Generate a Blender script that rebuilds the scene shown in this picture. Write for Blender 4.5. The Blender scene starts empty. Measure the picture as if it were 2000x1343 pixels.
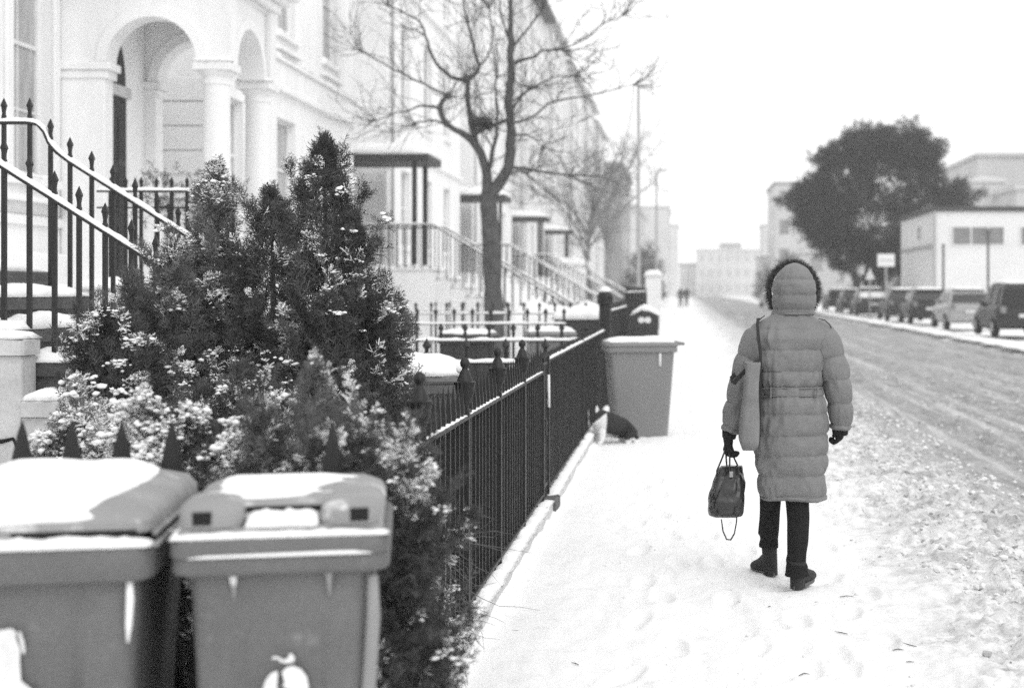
import bpy, math, random
import numpy as np
from math import sin, cos, pi, radians, sqrt, atan2
from mathutils import Vector, Matrix

# ------------------------------------------------------------------ camera, sky, sun, exposure
SC = bpy.context.scene
COL = SC.collection
F = 2778.0                      # focal length in pixels of the 2000 px photograph (50 mm on 36 mm film)
CAMH = 1.55
cam_data = bpy.data.cameras.new('camera')
cam_data.lens = 50.0
cam_data.sensor_width = 36.0
cam_data.shift_x = -(1335 - 1000) / 2000.0
cam_data.shift_y = -(671.5 - 565) / 2000.0
cam_data.clip_start = 0.1
cam_data.clip_end = 5000
cam_data.dof.use_dof = True
cam_data.dof.focus_distance = 6.9
cam_data.dof.aperture_fstop = 2.1
cam = bpy.data.objects.new('camera', cam_data)
cam.location = (0, 0, CAMH)
cam.rotation_euler = (radians(90), 0, 0)
COL.objects.link(cam)
SC.camera = cam

world = bpy.data.worlds.new('World')
SC.world = world
world.use_nodes = True
wn, wl = world.node_tree.nodes, world.node_tree.links
for n in list(wn): wn.remove(n)
w_out = wn.new('ShaderNodeOutputWorld')
w_bg = wn.new('ShaderNodeBackground')
w_sky = wn.new('ShaderNodeTexSky')
w_sky.sky_type = 'NISHITA'
w_sky.sun_disc = False
w_sky.sun_elevation = radians(38)
w_sky.sun_rotation = radians(140)
w_sky.dust_density = 6
w_sky.air_density = 1.0
w_bw = wn.new('ShaderNodeRGBToBW')
w_mix = wn.new('ShaderNodeMixRGB')
w_mix.inputs[0].default_value = 0.93          # an even overcast: the cloud layer hides the clear sky
w_mix.inputs[2].default_value = (9.2, 9.2, 9.2, 1)
wl.new(w_sky.outputs[0], w_bw.inputs[0])
wl.new(w_bw.outputs[0], w_mix.inputs[1])
wl.new(w_mix.outputs[0], w_bg.inputs[0])
w_bg.inputs[1].default_value = 0.12
wl.new(w_bg.outputs[0], w_out.inputs[0])

sun_data = bpy.data.lights.new('sun', 'SUN')
sun_data.energy = 0.7
sun_data.angle = radians(40)
sun = bpy.data.objects.new('sun', sun_data)
sun.rotation_euler = (radians(48), 0, radians(35))
sun.location = (20, -20, 40)
COL.objects.link(sun)

SC.view_settings.view_transform = 'Standard'
SC.view_settings.look = 'None'
SC.view_settings.gamma = 1.0
SC.view_settings.use_curve_mapping = False
SC.view_settings.exposure = 0.30
SC.render.engine = 'CYCLES'
SC.cycles.use_denoising = False
SC.cycles.max_bounces = 6
SC.cycles.diffuse_bounces = 4
SC.cycles.glossy_bounces = 2
SC.cycles.transmission_bounces = 3
SC.cycles.volume_bounces = 1
SC.cycles.transparent_max_bounces = 6
SC.cycles.use_adaptive_sampling = False

rng = np.random.default_rng(7)
random.seed(7)

# ------------------------------------------------------------------ noise
def _hash(i, j, k, seed):
    seed = int(abs(seed) * 10)
    n = (i.astype(np.int64) * 374761393 + j.astype(np.int64) * 668265263 + k.astype(np.int64) * 2147483647 + seed * 144269) & 0xffffffff
    n = ((n ^ (n >> 13)) * 1274126177) & 0xffffffff
    return ((n ^ (n >> 16)) & 0xffff) / 65535.0

def noise3(x, y, z, seed=0):
    x, y, z = np.broadcast_arrays(np.asarray(x, float), np.asarray(y, float), np.asarray(z, float))
    i, j, k = np.floor(x).astype(np.int64), np.floor(y).astype(np.int64), np.floor(z).astype(np.int64)
    u, v, w = x - i, y - j, z - k
    u, v, w = u*u*(3-2*u), v*v*(3-2*v), w*w*(3-2*w)
    r = 0
    for a in (0, 1):
        for b in (0, 1):
            for c in (0, 1):
                r = r + _hash(i+a, j+b, k+c, seed) * (u if a else 1-u) * (v if b else 1-v) * (w if c else 1-w)
    return r * 2 - 1

def noise2(x, y, seed=0):
    x, y = np.broadcast_arrays(np.asarray(x, float), np.asarray(y, float))
    i, j = np.floor(x).astype(np.int64), np.floor(y).astype(np.int64)
    u, v = x - i, y - j
    u, v = u*u*(3-2*u), v*v*(3-2*v)
    z = np.zeros_like(i)
    return (_hash(i, j, z, seed)*(1-u)*(1-v) + _hash(i+1, j, z, seed)*u*(1-v) + _hash(i, j+1, z, seed)*(1-u)*v + _hash(i+1, j+1, z, seed)*u*v) * 2 - 1

def fbm2(x, y, octs=4, seed=0, gain=0.5):
    r, a = 0, 1.0
    for o in range(octs):
        r = r + a * noise2(x * 2**o + 17.3*o, y * 2**o - 9.1*o, seed + o)
        a *= gain
    return r

def smooth(a, b, x):
    t = np.clip((x - a) / (b - a), 0, 1)
    return t * t * (3 - 2 * t)

# ------------------------------------------------------------------ materials
def mat(name, g, rough=0.8, spec=0.3, var=0.0, vscale=3.0, bump=0.0, bscale=40.0, bdist=0.01, metal=0.0, coat=0.0, var2=0.0, v2scale=40.0, grime=None, stretch=None):
    m = bpy.data.materials.new(name)
    m.use_nodes = True
    nt = m.node_tree; N, L = nt.nodes, nt.links
    b = N['Principled BSDF']
    b.inputs['Roughness'].default_value = rough
    b.inputs['Specular IOR Level'].default_value = spec
    b.inputs['Metallic'].default_value = metal
    b.inputs['Coat Weight'].default_value = coat
    tc = N.new('ShaderNodeTexCoord')
    vec = tc.outputs['Object']
    if stretch:
        mp = N.new('ShaderNodeMapping'); mp.inputs['Scale'].default_value = stretch
        L.new(vec, mp.inputs[0]); vec = mp.outputs[0]
    col = None
    base = N.new('ShaderNodeRGB'); base.outputs[0].default_value = (g, g, g, 1); col = base.outputs[0]
    def vary(col, amount, scale, detail):
        nz = N.new('ShaderNodeTexNoise'); nz.inputs['Scale'].default_value = scale; nz.inputs['Detail'].default_value = detail
        L.new(vec, nz.inputs['Vector'])
        mr = N.new('ShaderNodeMapRange'); mr.inputs[1].default_value = 0.3; mr.inputs[2].default_value = 0.7
        mr.inputs[3].default_value = 1 - amount; mr.inputs[4].default_value = 1 + amount
        L.new(nz.outputs[0], mr.inputs[0])
        mx = N.new('ShaderNodeVectorMath'); mx.operation = 'SCALE'
        L.new(col, mx.inputs[0]); L.new(mr.outputs[0], mx.inputs['Scale'])
        return mx.outputs[0]
    if var: col = vary(col, var, vscale, 5)
    if var2: col = vary(col, var2, v2scale, 3)
    if grime is not None:       # blotchy patches of another tone: (tone, scale, threshold)
        nz = N.new('ShaderNodeTexNoise'); nz.inputs['Scale'].default_value = grime[1]; nz.inputs['Detail'].default_value = 7; nz.inputs['Roughness'].default_value = .65
        L.new(vec, nz.inputs['Vector'])
        mr = N.new('ShaderNodeMapRange'); mr.inputs[1].default_value = grime[2]; mr.inputs[2].default_value = grime[2] + .08
        L.new(nz.outputs[0], mr.inputs[0])
        mx = N.new('ShaderNodeMixRGB'); L.new(mr.outputs[0], mx.inputs[0]); L.new(col, mx.inputs[1]); mx.inputs[2].default_value = (grime[0],)*3 + (1,)
        col = mx.outputs[0]
    L.new(col, b.inputs['Base Color'])
    if bump:
        nz = N.new('ShaderNodeTexNoise'); nz.inputs['Scale'].default_value = bscale; nz.inputs['Detail'].default_value = 6
        L.new(vec, nz.inputs['Vector'])
        bp = N.new('ShaderNodeBump'); bp.inputs['Strength'].default_value = bump; bp.inputs['Distance'].default_value = bdist
        L.new(nz.outputs[0], bp.inputs['Height']); L.new(bp.outputs[0], b.inputs['Normal'])
    return m

M = {}
M['snow'] = mat('snow', .88, .9, .2, var=.02, vscale=2, bump=.5, bscale=30, bdist=.01)
M['snow_fluffy'] = mat('snow_fluffy', .9, .95, .1, bump=.6, bscale=70, bdist=.006)
M['stucco'] = mat('stucco', .83, .85, .2, var=.07, vscale=1.2, var2=.035, v2scale=7, bump=.15, bscale=60, bdist=.004, stretch=(1, 1, .3))
M['stucco_cool'] = mat('stucco_aged', .8, .85, .2, var=.09, vscale=.5, var2=.03, v2scale=6)
M['stucco_grey'] = mat('stucco_grey', .75, .85, .2, var=.08, vscale=.5)
M['stone'] = mat('pale_stone', .52, .85, .2, var=.16, vscale=4, var2=.08, v2scale=30, bump=.4, bscale=50, bdist=.004, grime=(.2, 3, .63))
M['step_stone'] = mat('dark_step_stone', .085, .8, .3, var=.25, vscale=5, var2=.15, v2scale=40, bump=.5, bscale=60, bdist=.004)
M['iron'] = mat('black_iron', .014, .5, .35, var=.3, vscale=9, bump=.3, bscale=90, bdist=.002)
M['iron_far'] = mat('black_iron_lighter', .045, .6, .3, var=.2, vscale=9)  # lighter iron tone used on the farther stair railings
M['timber_white'] = mat('white_timber', .74, .5, .4, var=.04, vscale=5)
M['glass'] = mat('window_glass', .16, .12, .6, var=.3, vscale=1.3, coat=.3)
M['glass_pale'] = mat('curtained_glass', .38, .3, .5, var=.25, vscale=2.0, stretch=(1, 4, .6))
M['door'] = mat('black_door_paint', .012, .5, .3)
M['slate'] = mat('frosted_slate', .16, .8, .2, var=.3, vscale=2)
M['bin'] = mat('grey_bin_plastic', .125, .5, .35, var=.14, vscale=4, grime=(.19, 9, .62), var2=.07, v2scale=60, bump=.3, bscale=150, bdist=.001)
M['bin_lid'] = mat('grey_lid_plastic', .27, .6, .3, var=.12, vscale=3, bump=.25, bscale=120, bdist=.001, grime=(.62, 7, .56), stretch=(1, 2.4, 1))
M['bin_dark'] = mat('dark_bin_plastic', .04, .5, .35, var=.1, vscale=3)
M['slot_shade_crack'] = mat('lid_slot_shadow_gap', .02, .8, .1)  # shade of lid slots and gaps as plain dark colour; also the wall crack
M['bin_far'] = mat('mid_grey_bin_plastic', .2, .5, .35, var=.06, vscale=3)
M['paint'] = mat('white_paint_stencil', .75, .6, .3, var=.1, vscale=20, grime=(.2, 35, .66))
M['rubber'] = mat('black_rubber', .02, .8, .3)
M['bark'] = mat('bark', .085, .9, .2, var=.3, vscale=6, bump=.5, bscale=30, bdist=.01)
M['bark_hazed'] = mat('bark_haze_tint', .24, .9, .2, var=.2, vscale=6)  # bark lightened to put distance haze into the colour of farther trees
M['leaf'] = mat('conifer_foliage', .085, .75, .2, var=.45, vscale=3, var2=.3, v2scale=20)
M['leaf_pale'] = mat('grey_conifer_foliage', .14, .75, .2, var=.4, vscale=3, var2=.3, v2scale=20)
M['leaf_tree'] = mat('yew_foliage', .032, .8, .2, var=.4, vscale=.6, var2=.3, v2scale=4)
M['coat'] = mat('quilted_nylon', .178, .6, .35, var=.06, vscale=5, var2=.08, v2scale=90, bump=.35, bscale=28, bdist=.006)
M['hoodm'] = mat('hood_nylon', .175, .6, .35, var=.08, vscale=9, bump=.5, bscale=20, bdist=.008)
M['fur'] = mat('dark_fur', .075, .8, .2, var=.6, vscale=45)
M['trouser'] = mat('black_corduroy', .012, .85, .15, bump=.4, bscale=40, bdist=.004)
M['boot'] = mat('scuffed_suede', .026, .75, .3, var=.3, vscale=25, bump=.3, bscale=60, bdist=.003, grime=(.3, 40, .68))
M['glove'] = mat('dark_wool', .018, .85, .15, bump=.5, bscale=120, bdist=.003)
M['skin'] = mat('skin', .35, .6, .3)
M['leather'] = mat('black_glossy_leather', .018, .28, .6, var=.4, vscale=12, bump=.6, bscale=14, bdist=.012)
M['canvas'] = mat('grey_canvas', .2, .85, .2, var=.12, vscale=10, bump=.5, bscale=16, bdist=.01)
M['strap'] = mat('dark_webbing', .025, .7, .3)
M['cat_black'] = mat('black_fur', .025, .8, .2, var=.3, vscale=40)
M['cat_white'] = mat('white_fur', .72, .9, .1, var=.05, vscale=30)
M['car_dark'] = mat('dark_car_paint', .02, .4, .3, coat=.15)
M['car_mid'] = mat('mid_grey_car_paint', .035, .4, .3, coat=.15, var=.1, vscale=4)
M['car_pale'] = mat('pale_car_paint', .32, .3, .5, coat=.5, var=.06, vscale=4)
M['car_glass'] = mat('car_glass', .018, .15, .3)
M['car_light'] = mat('lamp_lens', .2, .2, .6)
M['car_rim'] = mat('alloy', .3, .35, .5)
M['plate'] = mat('number_plate', .6, .5, .3)
M['galv'] = mat('galvanised_steel', .34, .5, .4)
M['pole_dark'] = mat('dark_pole_paint', .07, .5, .4)
M['signm'] = mat('white_sign_face', .75, .5, .3)
M['concrete'] = mat('pale_render', .7, .85, .2, var=.07, vscale=.4, var2=.03, v2scale=3)
M['fascia'] = mat('dark_fascia', .05, .6, .3)
M['far_wall'] = mat('distant_pale_wall', .6, .9, .1, var=.08, vscale=.15)
M['far_grey'] = mat('distant_grey_brick', .36, .9, .1, var=.12, vscale=.3)
M['far_mid'] = mat('distant_mid_wall', .5, .9, .1, var=.1, vscale=.2)
M['dry'] = mat('dry_stem', .16, .8, .2, var=.3, vscale=20)
M['cloth_dark'] = mat('dark_cloth', .06, .9, .1)
M['sole'] = mat('boot_sole', .12, .8, .2)

# ------------------------------------------------------------------ mesh builder
class MB:
    def __init__(s):
        s.v, s.f, s.n = [], [], 0
    def add(s, verts, faces, mi=0):
        verts = np.asarray(verts, float).reshape(-1, 3)
        base = s.n
        s.v.append(verts); s.n += len(verts)
        if isinstance(faces, np.ndarray):
            s.f.append((faces + base, mi))
        else:
            by = {}
            for f in faces: by.setdefault(len(f), []).append(f)
            for k, fs in by.items(): s.f.append((np.array(fs, dtype=np.int64) + base, mi))
        return s
    def box(s, x0, x1, y0, y1, z0, z1, mi=0):
        v = [(x0,y0,z0),(x1,y0,z0),(x1,y1,z0),(x0,y1,z0),(x0,y0,z1),(x1,y0,z1),(x1,y1,z1),(x0,y1,z1)]
        return s.add(v, np.array([(0,3,2,1),(4,5,6,7),(0,1,5,4),(1,2,6,5),(2,3,7,6),(3,0,4,7)]), mi)
    def bbox(s, x0, x1, y0, y1, z0, z1, c=.006, mi=0):
        """box with chamfered vertical and top edges"""
        r = []
        for z, o in ((z0, 0), (z1 - c, 0), (z1, c)):
            a, b, d, e = x0 + o, x1 - o, y0 + o, y1 - o
            r.append([(a+c,d,z),(b-c,d,z),(b,d+c,z),(b,e-c,z),(b-c,e,z),(a+c,e,z),(a,e-c,z),(a,d+c,z)])
        return s.loft(r, mi)
    def loft(s, rings, mi=0, caps=True, closed=True):
        R = np.asarray(rings, float)
        m, n = R.shape[:2]
        idx = np.arange(m*n).reshape(m, n)
        if closed:
            a, b = idx, np.roll(idx, -1, axis=1)
        else:
            a, b = idx[:, :-1], idx[:, 1:]
        q = np.stack([a[:-1], b[:-1], b[1:], a[1:]], axis=-1).reshape(-1, 4)
        s.add(R.reshape(-1, 3), q, mi)
        if caps and closed:
            base = s.n - m*n
            s.f.append((np.array([idx[0][::-1]]) + base, mi))
            s.f.append((np.array([idx[-1]]) + base, mi))
        return s
    def tube(s, pts, r, n=8, mi=0, caps=True, jitter=0, up=(0, 0, 1)):
        P = np.asarray(pts, float); k = len(P)
        rr = np.full(k, r, float) if np.isscalar(r) else np.asarray(r, float)
        T = np.gradient(P, axis=0); T /= np.linalg.norm(T, axis=1, keepdims=True) + 1e-12
        ref = np.array(up, float)
        if abs(T[0] @ ref) > .95: ref = np.array((1., 0, 0))
        rings = []
        u = np.cross(T[0], ref); u /= np.linalg.norm(u)
        for i in range(k):
            u = u - T[i] * (u @ T[i]); u /= np.linalg.norm(u) + 1e-12
            w = np.cross(T[i], u)
            a = np.linspace(0, 2*pi, n, endpoint=False)
            rings.append(P[i] + rr[i] * (np.cos(a)[:, None]*u + np.sin(a)[:, None]*w))
        return s.loft(rings, mi, caps)
    def bar(s, p, q, w, mi=0):
        return s.tube([p, q], w*.7071, 4, mi)
    def lathe(s, prof, n=20, c=(0, 0), mi=0, sx=1, sy=1):
        a = np.linspace(0, 2*pi, n, endpoint=False)
        rings = [np.stack([c[0] + sx*r*np.cos(a), c[1] + sy*r*np.sin(a), np.full(n, z)], 1) for r, z in prof]
        return s.loft(rings, mi)
    def prism(s, poly, y0, y1, mi=0, axis='y'):
        """poly of (a, z); extruded along y (a = x) or along x (a = y)"""
        P = np.asarray(poly, float)
        def ring(t):
            o = np.full(len(P), t)
            return np.stack([P[:, 0], o, P[:, 1]], 1) if axis == 'y' else np.stack([o, P[:, 0], P[:, 1]], 1)
        return s.loft([ring(y0), ring(y1)], mi)
    def build(s, name, m, parent=None, smooth_=False, world=False, loc=None, angle=None):
        me = bpy.data.meshes.new(name)
        V = np.concatenate(s.v) if s.v else np.zeros((0, 3))
        if world and parent is not None: V = V - np.array(parent['_o'])
        nl = sum(f.size for f, _ in s.f); npoly = sum(len(f) for f, _ in s.f)
        me.vertices.add(len(V)); me.vertices.foreach_set('co', V.astype(np.float32).ravel())
        me.loops.add(nl); me.polygons.add(npoly)
        me.loops.foreach_set('vertex_index', np.concatenate([f.ravel() for f, _ in s.f]).astype(np.int32))
        tot = np.concatenate([np.full(len(f), f.shape[1]) for f, _ in s.f])
        me.polygons.foreach_set('loop_start', (np.cumsum(tot) - tot).astype(np.int32))
        ms = m if isinstance(m, (list, tuple)) else [m]
        for x in ms: me.materials.append(M[x] if isinstance(x, str) else x)
        if len(ms) > 1: me.polygons.foreach_set('material_index', np.concatenate([np.full(len(f), i) for f, i in s.f]).astype(np.int32))
        me.polygons.foreach_set('use_smooth', np.full(npoly, bool(smooth_)))
        me.update(calc_edges=True)
        if smooth_ and angle is not None: me.set_sharp_from_angle(angle=radians(angle))
        o = bpy.data.objects.new(name, me); COL.objects.link(o)
        if parent is not None: o.parent = parent
        if loc is not None: o.location = loc
        return o

def thing(name, label, cat, loc=(0, 0, 0), rz=0, group=None):
    o = bpy.data.objects.new(name, None); COL.objects.link(o)
    o.empty_display_size = .1
    o.location = loc; o.rotation_euler = (0, 0, rz)
    o['label'] = label; o['category'] = cat; o['_o'] = [float(c) for c in loc]
    if group: o['group'] = group
    return o

def tag(o, label, cat, group=None):
    o['label'] = label; o['category'] = cat
    if group: o['group'] = group
    return o

def struct(name, mb, m, smooth_=False, kind='structure'):
    o = mb.build(name, m, None, smooth_); o['kind'] = kind
    return o

def inst(src, loc, parent, rz=0, name=None, scale=None):
    """another part that shares the mesh of src"""
    c = bpy.data.objects.new(name or src.name.split('.')[0], src.data); COL.objects.link(c)
    c.location = loc; c.rotation_euler = (0, 0, rz)
    if scale: c.scale = scale
    c.parent = parent
    return c

def copy_tree(o, loc=None, rz=None, label=None, parent=None, scale=None, skip=()):
    c = o.copy(); COL.objects.link(c); c.parent = parent
    for k in o.children:
        if k.name.split('.')[0] in skip: continue
        copy_tree(k, parent=c)
    if loc is not None: c.location = loc; c['_o'] = [float(v) for v in loc]
    if rz is not None: c.rotation_euler = (0, 0, rz)
    if scale is not None: c.scale = scale
    if label: c['label'] = label
    return c

def at(px, py, Y):
    """world point at street depth Y for a measured direction"""
    return np.array([(px - 1335) * Y / F, Y, CAMH - (py - 565) * Y / F])

def rrect(hx, hy, r, n=5):
    """rounded rectangle outline, counter-clockwise"""
    pts = []
    for cx, cy, a0 in ((hx-r, hy-r, 0), (-hx+r, hy-r, 90), (-hx+r, -hy+r, 180), (hx-r, -hy+r, 270)):
        for i in range(n + 1):
            a = radians(a0 + 90 * i / n); pts.append((cx + r*cos(a), cy + r*sin(a)))
    return np.array(pts)

def snow_mb(x0, x1, y0, y1, z, t, nx=14, ny=14, seed=0, rough=.25, power=6, mb=None, edge=.02, slope=None):
    """a soft layer of lying snow: domed height field with a ragged edge, resting at z; slope(x, y) adds to z"""
    mb = mb or MB()
    u = np.linspace(-1, 1, nx); v = np.linspace(-1, 1, ny)
    U, V = np.meshgrid(u, v, indexing='ij')
    X = (x0 + x1)/2 + (x1 - x0)/2 * U; Y = (y0 + y1)/2 + (y1 - y0)/2 * V
    fall = (np.clip(1 - np.abs(U)**power, 0, 1) * np.clip(1 - np.abs(V)**power, 0, 1))**.45
    sc = 1.0 / max(.05, min(x1-x0, y1-y0))
    h = t * fall * (1 + rough * fbm2(X*sc*3 + seed*3.1, Y*sc*3, 3, seed))
    wob = edge * noise2(X*sc*5 + 31*seed, Y*sc*5, seed + 5)
    onx, ony = (np.abs(U) > .999), (np.abs(V) > .999)
    X = X + wob * onx; Y = Y + wob * ony
    Z = z + h
    if slope is not None: Z = Z + slope(X, Y)
    top = np.stack([X, Y, Z], -1)
    idx = np.arange(nx*ny).reshape(nx, ny)
    q = np.stack([idx[:-1, :-1], idx[1:, :-1], idx[1:, 1:], idx[:-1, 1:]], -1).reshape(-1, 4)
    mb.add(top.reshape(-1, 3), q)
    b = [idx[i, 0] for i in range(nx)] + [idx[-1, j] for j in range(1, ny)] + [idx[i, -1] for i in range(nx-2, -1, -1)] + [idx[0, j] for j in range(ny-2, 0, -1)]
    mb.f.append((np.array([b[::-1]]) + mb.n - nx*ny, 0))
    return mb

def facade(mb, X, y0, y1, z0, z1, openings, reveal=.16, mi=0, sgn=1):
    """street wall in the plane x = X facing +x (sgn 1), with real openings and reveals"""
    ys = sorted({y0, y1, *[o[0] for o in openings], *[o[1] for o in openings]})
    zs = sorted({z0, z1, *[o[2] for o in openings], *[o[3] for o in openings]})
    for a, b in zip(ys, ys[1:]):
        for c, d in zip(zs, zs[1:]):
            ym, zm = (a+b)/2, (c+d)/2
            if any(o[0] < ym < o[1] and o[2] < zm < o[3] for o in openings): continue
            mb.add([(X,a,c),(X,b,c),(X,b,d),(X,a,d)], np.array([(0,1,2,3)]), mi)
    for a, b, c, d in openings:
        R = X - reveal*sgn
        mb.add([(X,a,c),(X,b,c),(X,b,d),(X,a,d),(R,a,c),(R,b,c),(R,b,d),(R,a,d)], np.array([(0,4,5,1),(1,5,6,2),(2,6,7,3),(3,7,4,0)]), mi)
# ------------------------------------------------------------------ ground, pavement, road
KERB = 2.1
FOOT = []
_fr2 = np.random.default_rng(4)
for tx, ty, n_, dx_ in ((.55, 6.6, 9, -.02), (.15, 9.8, 16, .03), (-.25, 12, 18, .01), (.95, 8.5, 12, -.03)):
    for i in range(n_): FOOT.append((tx + (.09 if i % 2 else -.09) + dx_*i + .04*_fr2.normal(), ty - .5*i*.9 + .05*_fr2.normal(), .18*_fr2.normal() + (.15 if i % 2 else -.15)))
FOOT = [f for f in FOOT if 2.3 < f[1]]
def gz(x, y):
    """height of the snow / slush surface, shared by pavement and road"""
    x, y = np.broadcast_arrays(np.asarray(x, float), np.asarray(y, float))
    base = -.10 * smooth(KERB + .1, KERB + .75, x)
    und = .012 * fbm2(x*1.1, y*.7, 3, 3)
    prints = .011 * np.abs(fbm2(x*6.5, y*5.0, 3, 11)) * smooth(-1.0, -.5, x) * (1 - smooth(1.6, 2.2, x))
    walk = np.exp(-((x - .45 - .15*np.sin(y*.6))/.55)**2)
    prints2 = -.016 * walk * smooth(.25, .6, noise2(x*4.2, y*3.1, 21))
    e1 = 1.0 + .28*noise2(y*.8, 0, 31) + .14*noise2(y*2.7, 3, 32)
    w = smooth(e1 - .25, e1 + .25, x) * (1 - smooth(2.35, 3.0, x + .22*noise2(y*1.4, 5, 33)))
    near = 1 - smooth(14, 40, y)
    ridge = w * (.05 * (1 + .7*fbm2(x*2.2, y*1.6, 3, 41)) + .045*np.abs(fbm2(x*9, y*8, 3, 43))*(.3+.7*near) + .012*fbm2(x*34, y*30, 2, 45)*near)
    r = smooth(2.6, 3.2, x)
    tr = .026 * np.sin((x + .22*noise2(y*.12, 1, 51))*5.6 + noise2(y*.05, 9, 52)*2) * r
    rough = r * (.02*fbm2(x*9, y*6, 3, 53)*(.25+.75*near) + .004*near*np.abs(noise2(x*30, y*16, 55)))
    foot = 0
    for i, (fx, fy, fa) in enumerate(FOOT):
        dx, dy = x - fx, y - fy; c, s = cos(fa), sin(fa); u_, v_ = dx*c + dy*s, -dx*s + dy*c
        q = (u_/.052)**2 + (v_/.14)**2
        foot = foot - .022*np.exp(-q**2) + .007*np.exp(-((q - 1.7)/.6)**2)
    bank = .05*np.exp(-((x + .93)/.07)**2) * (1 + .5*noise2(y*4, 2, 61))
    far = .09 * smooth(8.5, 9.1, x)
    return base + und + prints + prints2 + ridge + tr + rough + bank + far + foot

def sheet(x0, x1, nx, ylist, zf, name, m, kind='structure', xs=None):
    xs = np.linspace(x0, x1, nx) if xs is None else xs
    X, Y = np.meshgrid(xs, ylist, indexing='ij')
    Z = zf(X, Y)
    mb = MB()
    idx = np.arange(X.size).reshape(X.shape)
    q = np.stack([idx[:-1, :-1], idx[1:, :-1], idx[1:, 1:], idx[:-1, 1:]], -1).reshape(-1, 4)
    mb.add(np.stack([X, Y, Z], -1).reshape(-1, 3), q)
    return struct(name, mb, m, True, kind)

def geo(y0, y1, k):
    n = int(math.log(y1/y0)/k) + 1
    return y0 * np.exp(np.linspace(0, math.log(y1/y0), n))

def ground_material():
    m = bpy.data.materials.new('trodden_snow_and_slush'); m.use_nodes = True
    nt = m.node_tree; N, L = nt.nodes, nt.links
    b = N['Principled BSDF']; b.inputs['Roughness'].default_value = .85; b.inputs['Specular IOR Level'].default_value = .25
    tc = N.new('ShaderNodeTexCoord'); sp = N.new('ShaderNodeSeparateXYZ'); L.new(tc.outputs['Object'], sp.inputs[0])
    def noise(scale, detail=5, rough=.6, stretch=None):
        n = N.new('ShaderNodeTexNoise'); n.inputs['Scale'].default_value = scale; n.inputs['Detail'].default_value = detail; n.inputs['Roughness'].default_value = rough
        if stretch:
            mp = N.new('ShaderNodeMapping'); mp.inputs['Scale'].default_value = stretch; L.new(tc.outputs['Object'], mp.inputs[0]); L.new(mp.outputs[0], n.inputs['Vector'])
        else: L.new(tc.outputs['Object'], n.inputs['Vector'])
        return n.outputs[0]
    def math_(op, a, bb, clamp=False):
        n = N.new('ShaderNodeMath'); n.operation = op; n.use_clamp = clamp
        for i, v in enumerate((a, bb)):
            if isinstance(v, (int, float)): n.inputs[i].default_value = v
            else: L.new(v, n.inputs[i])
        return n.outputs[0]
    def rng_(v, a, bb, c=0, d=1):
        n = N.new('ShaderNodeMapRange'); n.interpolation_type = 'SMOOTHSTEP'; L.new(v, n.inputs[0])
        for i, q in enumerate((a, bb, c, d)): n.inputs[i+1].default_value = q
        return n.outputs[0]
    def mix(f, a, bb):
        n = N.new('ShaderNodeMixRGB')
        if isinstance(f, (int, float)): n.inputs[0].default_value = f
        else: L.new(f, n.inputs[0])
        for i, v in ((1, a), (2, bb)):
            if isinstance(v, (int, float)): n.inputs[i].default_value = (v, v, v, 1)
            else: L.new(v, n.inputs[i])
        return n.outputs[0]
    x = math_('ADD', sp.outputs[0], math_('MULTIPLY', math_('SUBTRACT', noise(.9, 6, .65), .5), 1.5))
    x2 = math_('ADD', sp.outputs[0], math_('MULTIPLY', math_('SUBTRACT', noise(.35, 4, .6), .5), .9))
    snow = mix(rng_(noise(7, 6, .7), .52, .72), .89, .8)
    fleck = rng_(noise(15, 5, .65), .66, .74)
    snow = mix(math_('MULTIPLY', fleck, .7), snow, .3)
    slush = mix(rng_(noise(7, 8, .8), .38, .62), .80, .36)
    slush = mix(rng_(noise(19, 5, .7), .56, .66), slush, .17)
    road = mix(rng_(noise(2.2, 8, .75, (2.2, .4, 1)), .34, .66), .37, .20)
    road = mix(rng_(noise(13, 8, .8, (1, .6, 1)), .51, .66), road, .56)
    road = mix(rng_(noise(17, 7, .8, (1, .7, 1)), .55, .66), road, .14)
    road = mix(math_('MULTIPLY', rng_(noise(1.1, 5, .6, (3.2, .07, 1)), .50, .68), .42), road, .72)
    c = mix(rng_(x, .7, 1.75), snow, slush)
    c = mix(rng_(x2, 1.75, 2.6), c, road)
    c = mix(rng_(x2, 8.2, 9.1), c, .86)
    L.new(c, b.inputs['Base Color'])
    bp = N.new('ShaderNodeBump'); bp.inputs['Strength'].default_value = .6; bp.inputs['Distance'].default_value = .012
    L.new(noise(45, 7, .7), bp.inputs['Height']); L.new(bp.outputs[0], b.inputs['Normal'])
    return m
M['street'] = ground_material()

ylist = geo(1.7, 150, .0075)
sheet(-1.03, KERB, 230, ylist, gz, 'pavement', 'street')
sheet(KERB, 9.9, 300, ylist, gz, 'road', 'street')
def gz_far(x, y): return gz(x, y)
sheet(-1.03, 9.9, 40, np.linspace(150, 420, 60), gz_far, 'distant_road', 'street')
sheet(9.9, 60, 60, geo(2, 420, .06), lambda x, y: .0 + .03*fbm2(x*.4, y*.3, 3, 71) - .01, 'far_pavement', 'snow')
sheet(-60, -1.03, 60, geo(2, 420, .04), lambda x, y: -.02 + .02*fbm2(x*.8, y*.5, 3, 73), 'garden_ground', 'snow')
mb = MB(); mb.add([(-900,-300,-.6),(900,-300,-.6),(900,2500,-.6),(-900,2500,-.6)], np.array([(0,1,2,3)]))
struct('ground', mb, 'snow')
mb = MB(); mb.box(-1.03, 9.9, -6, 1.7, -.59, -.0, 0); struct('near_pavement', mb, 'snow')

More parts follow.
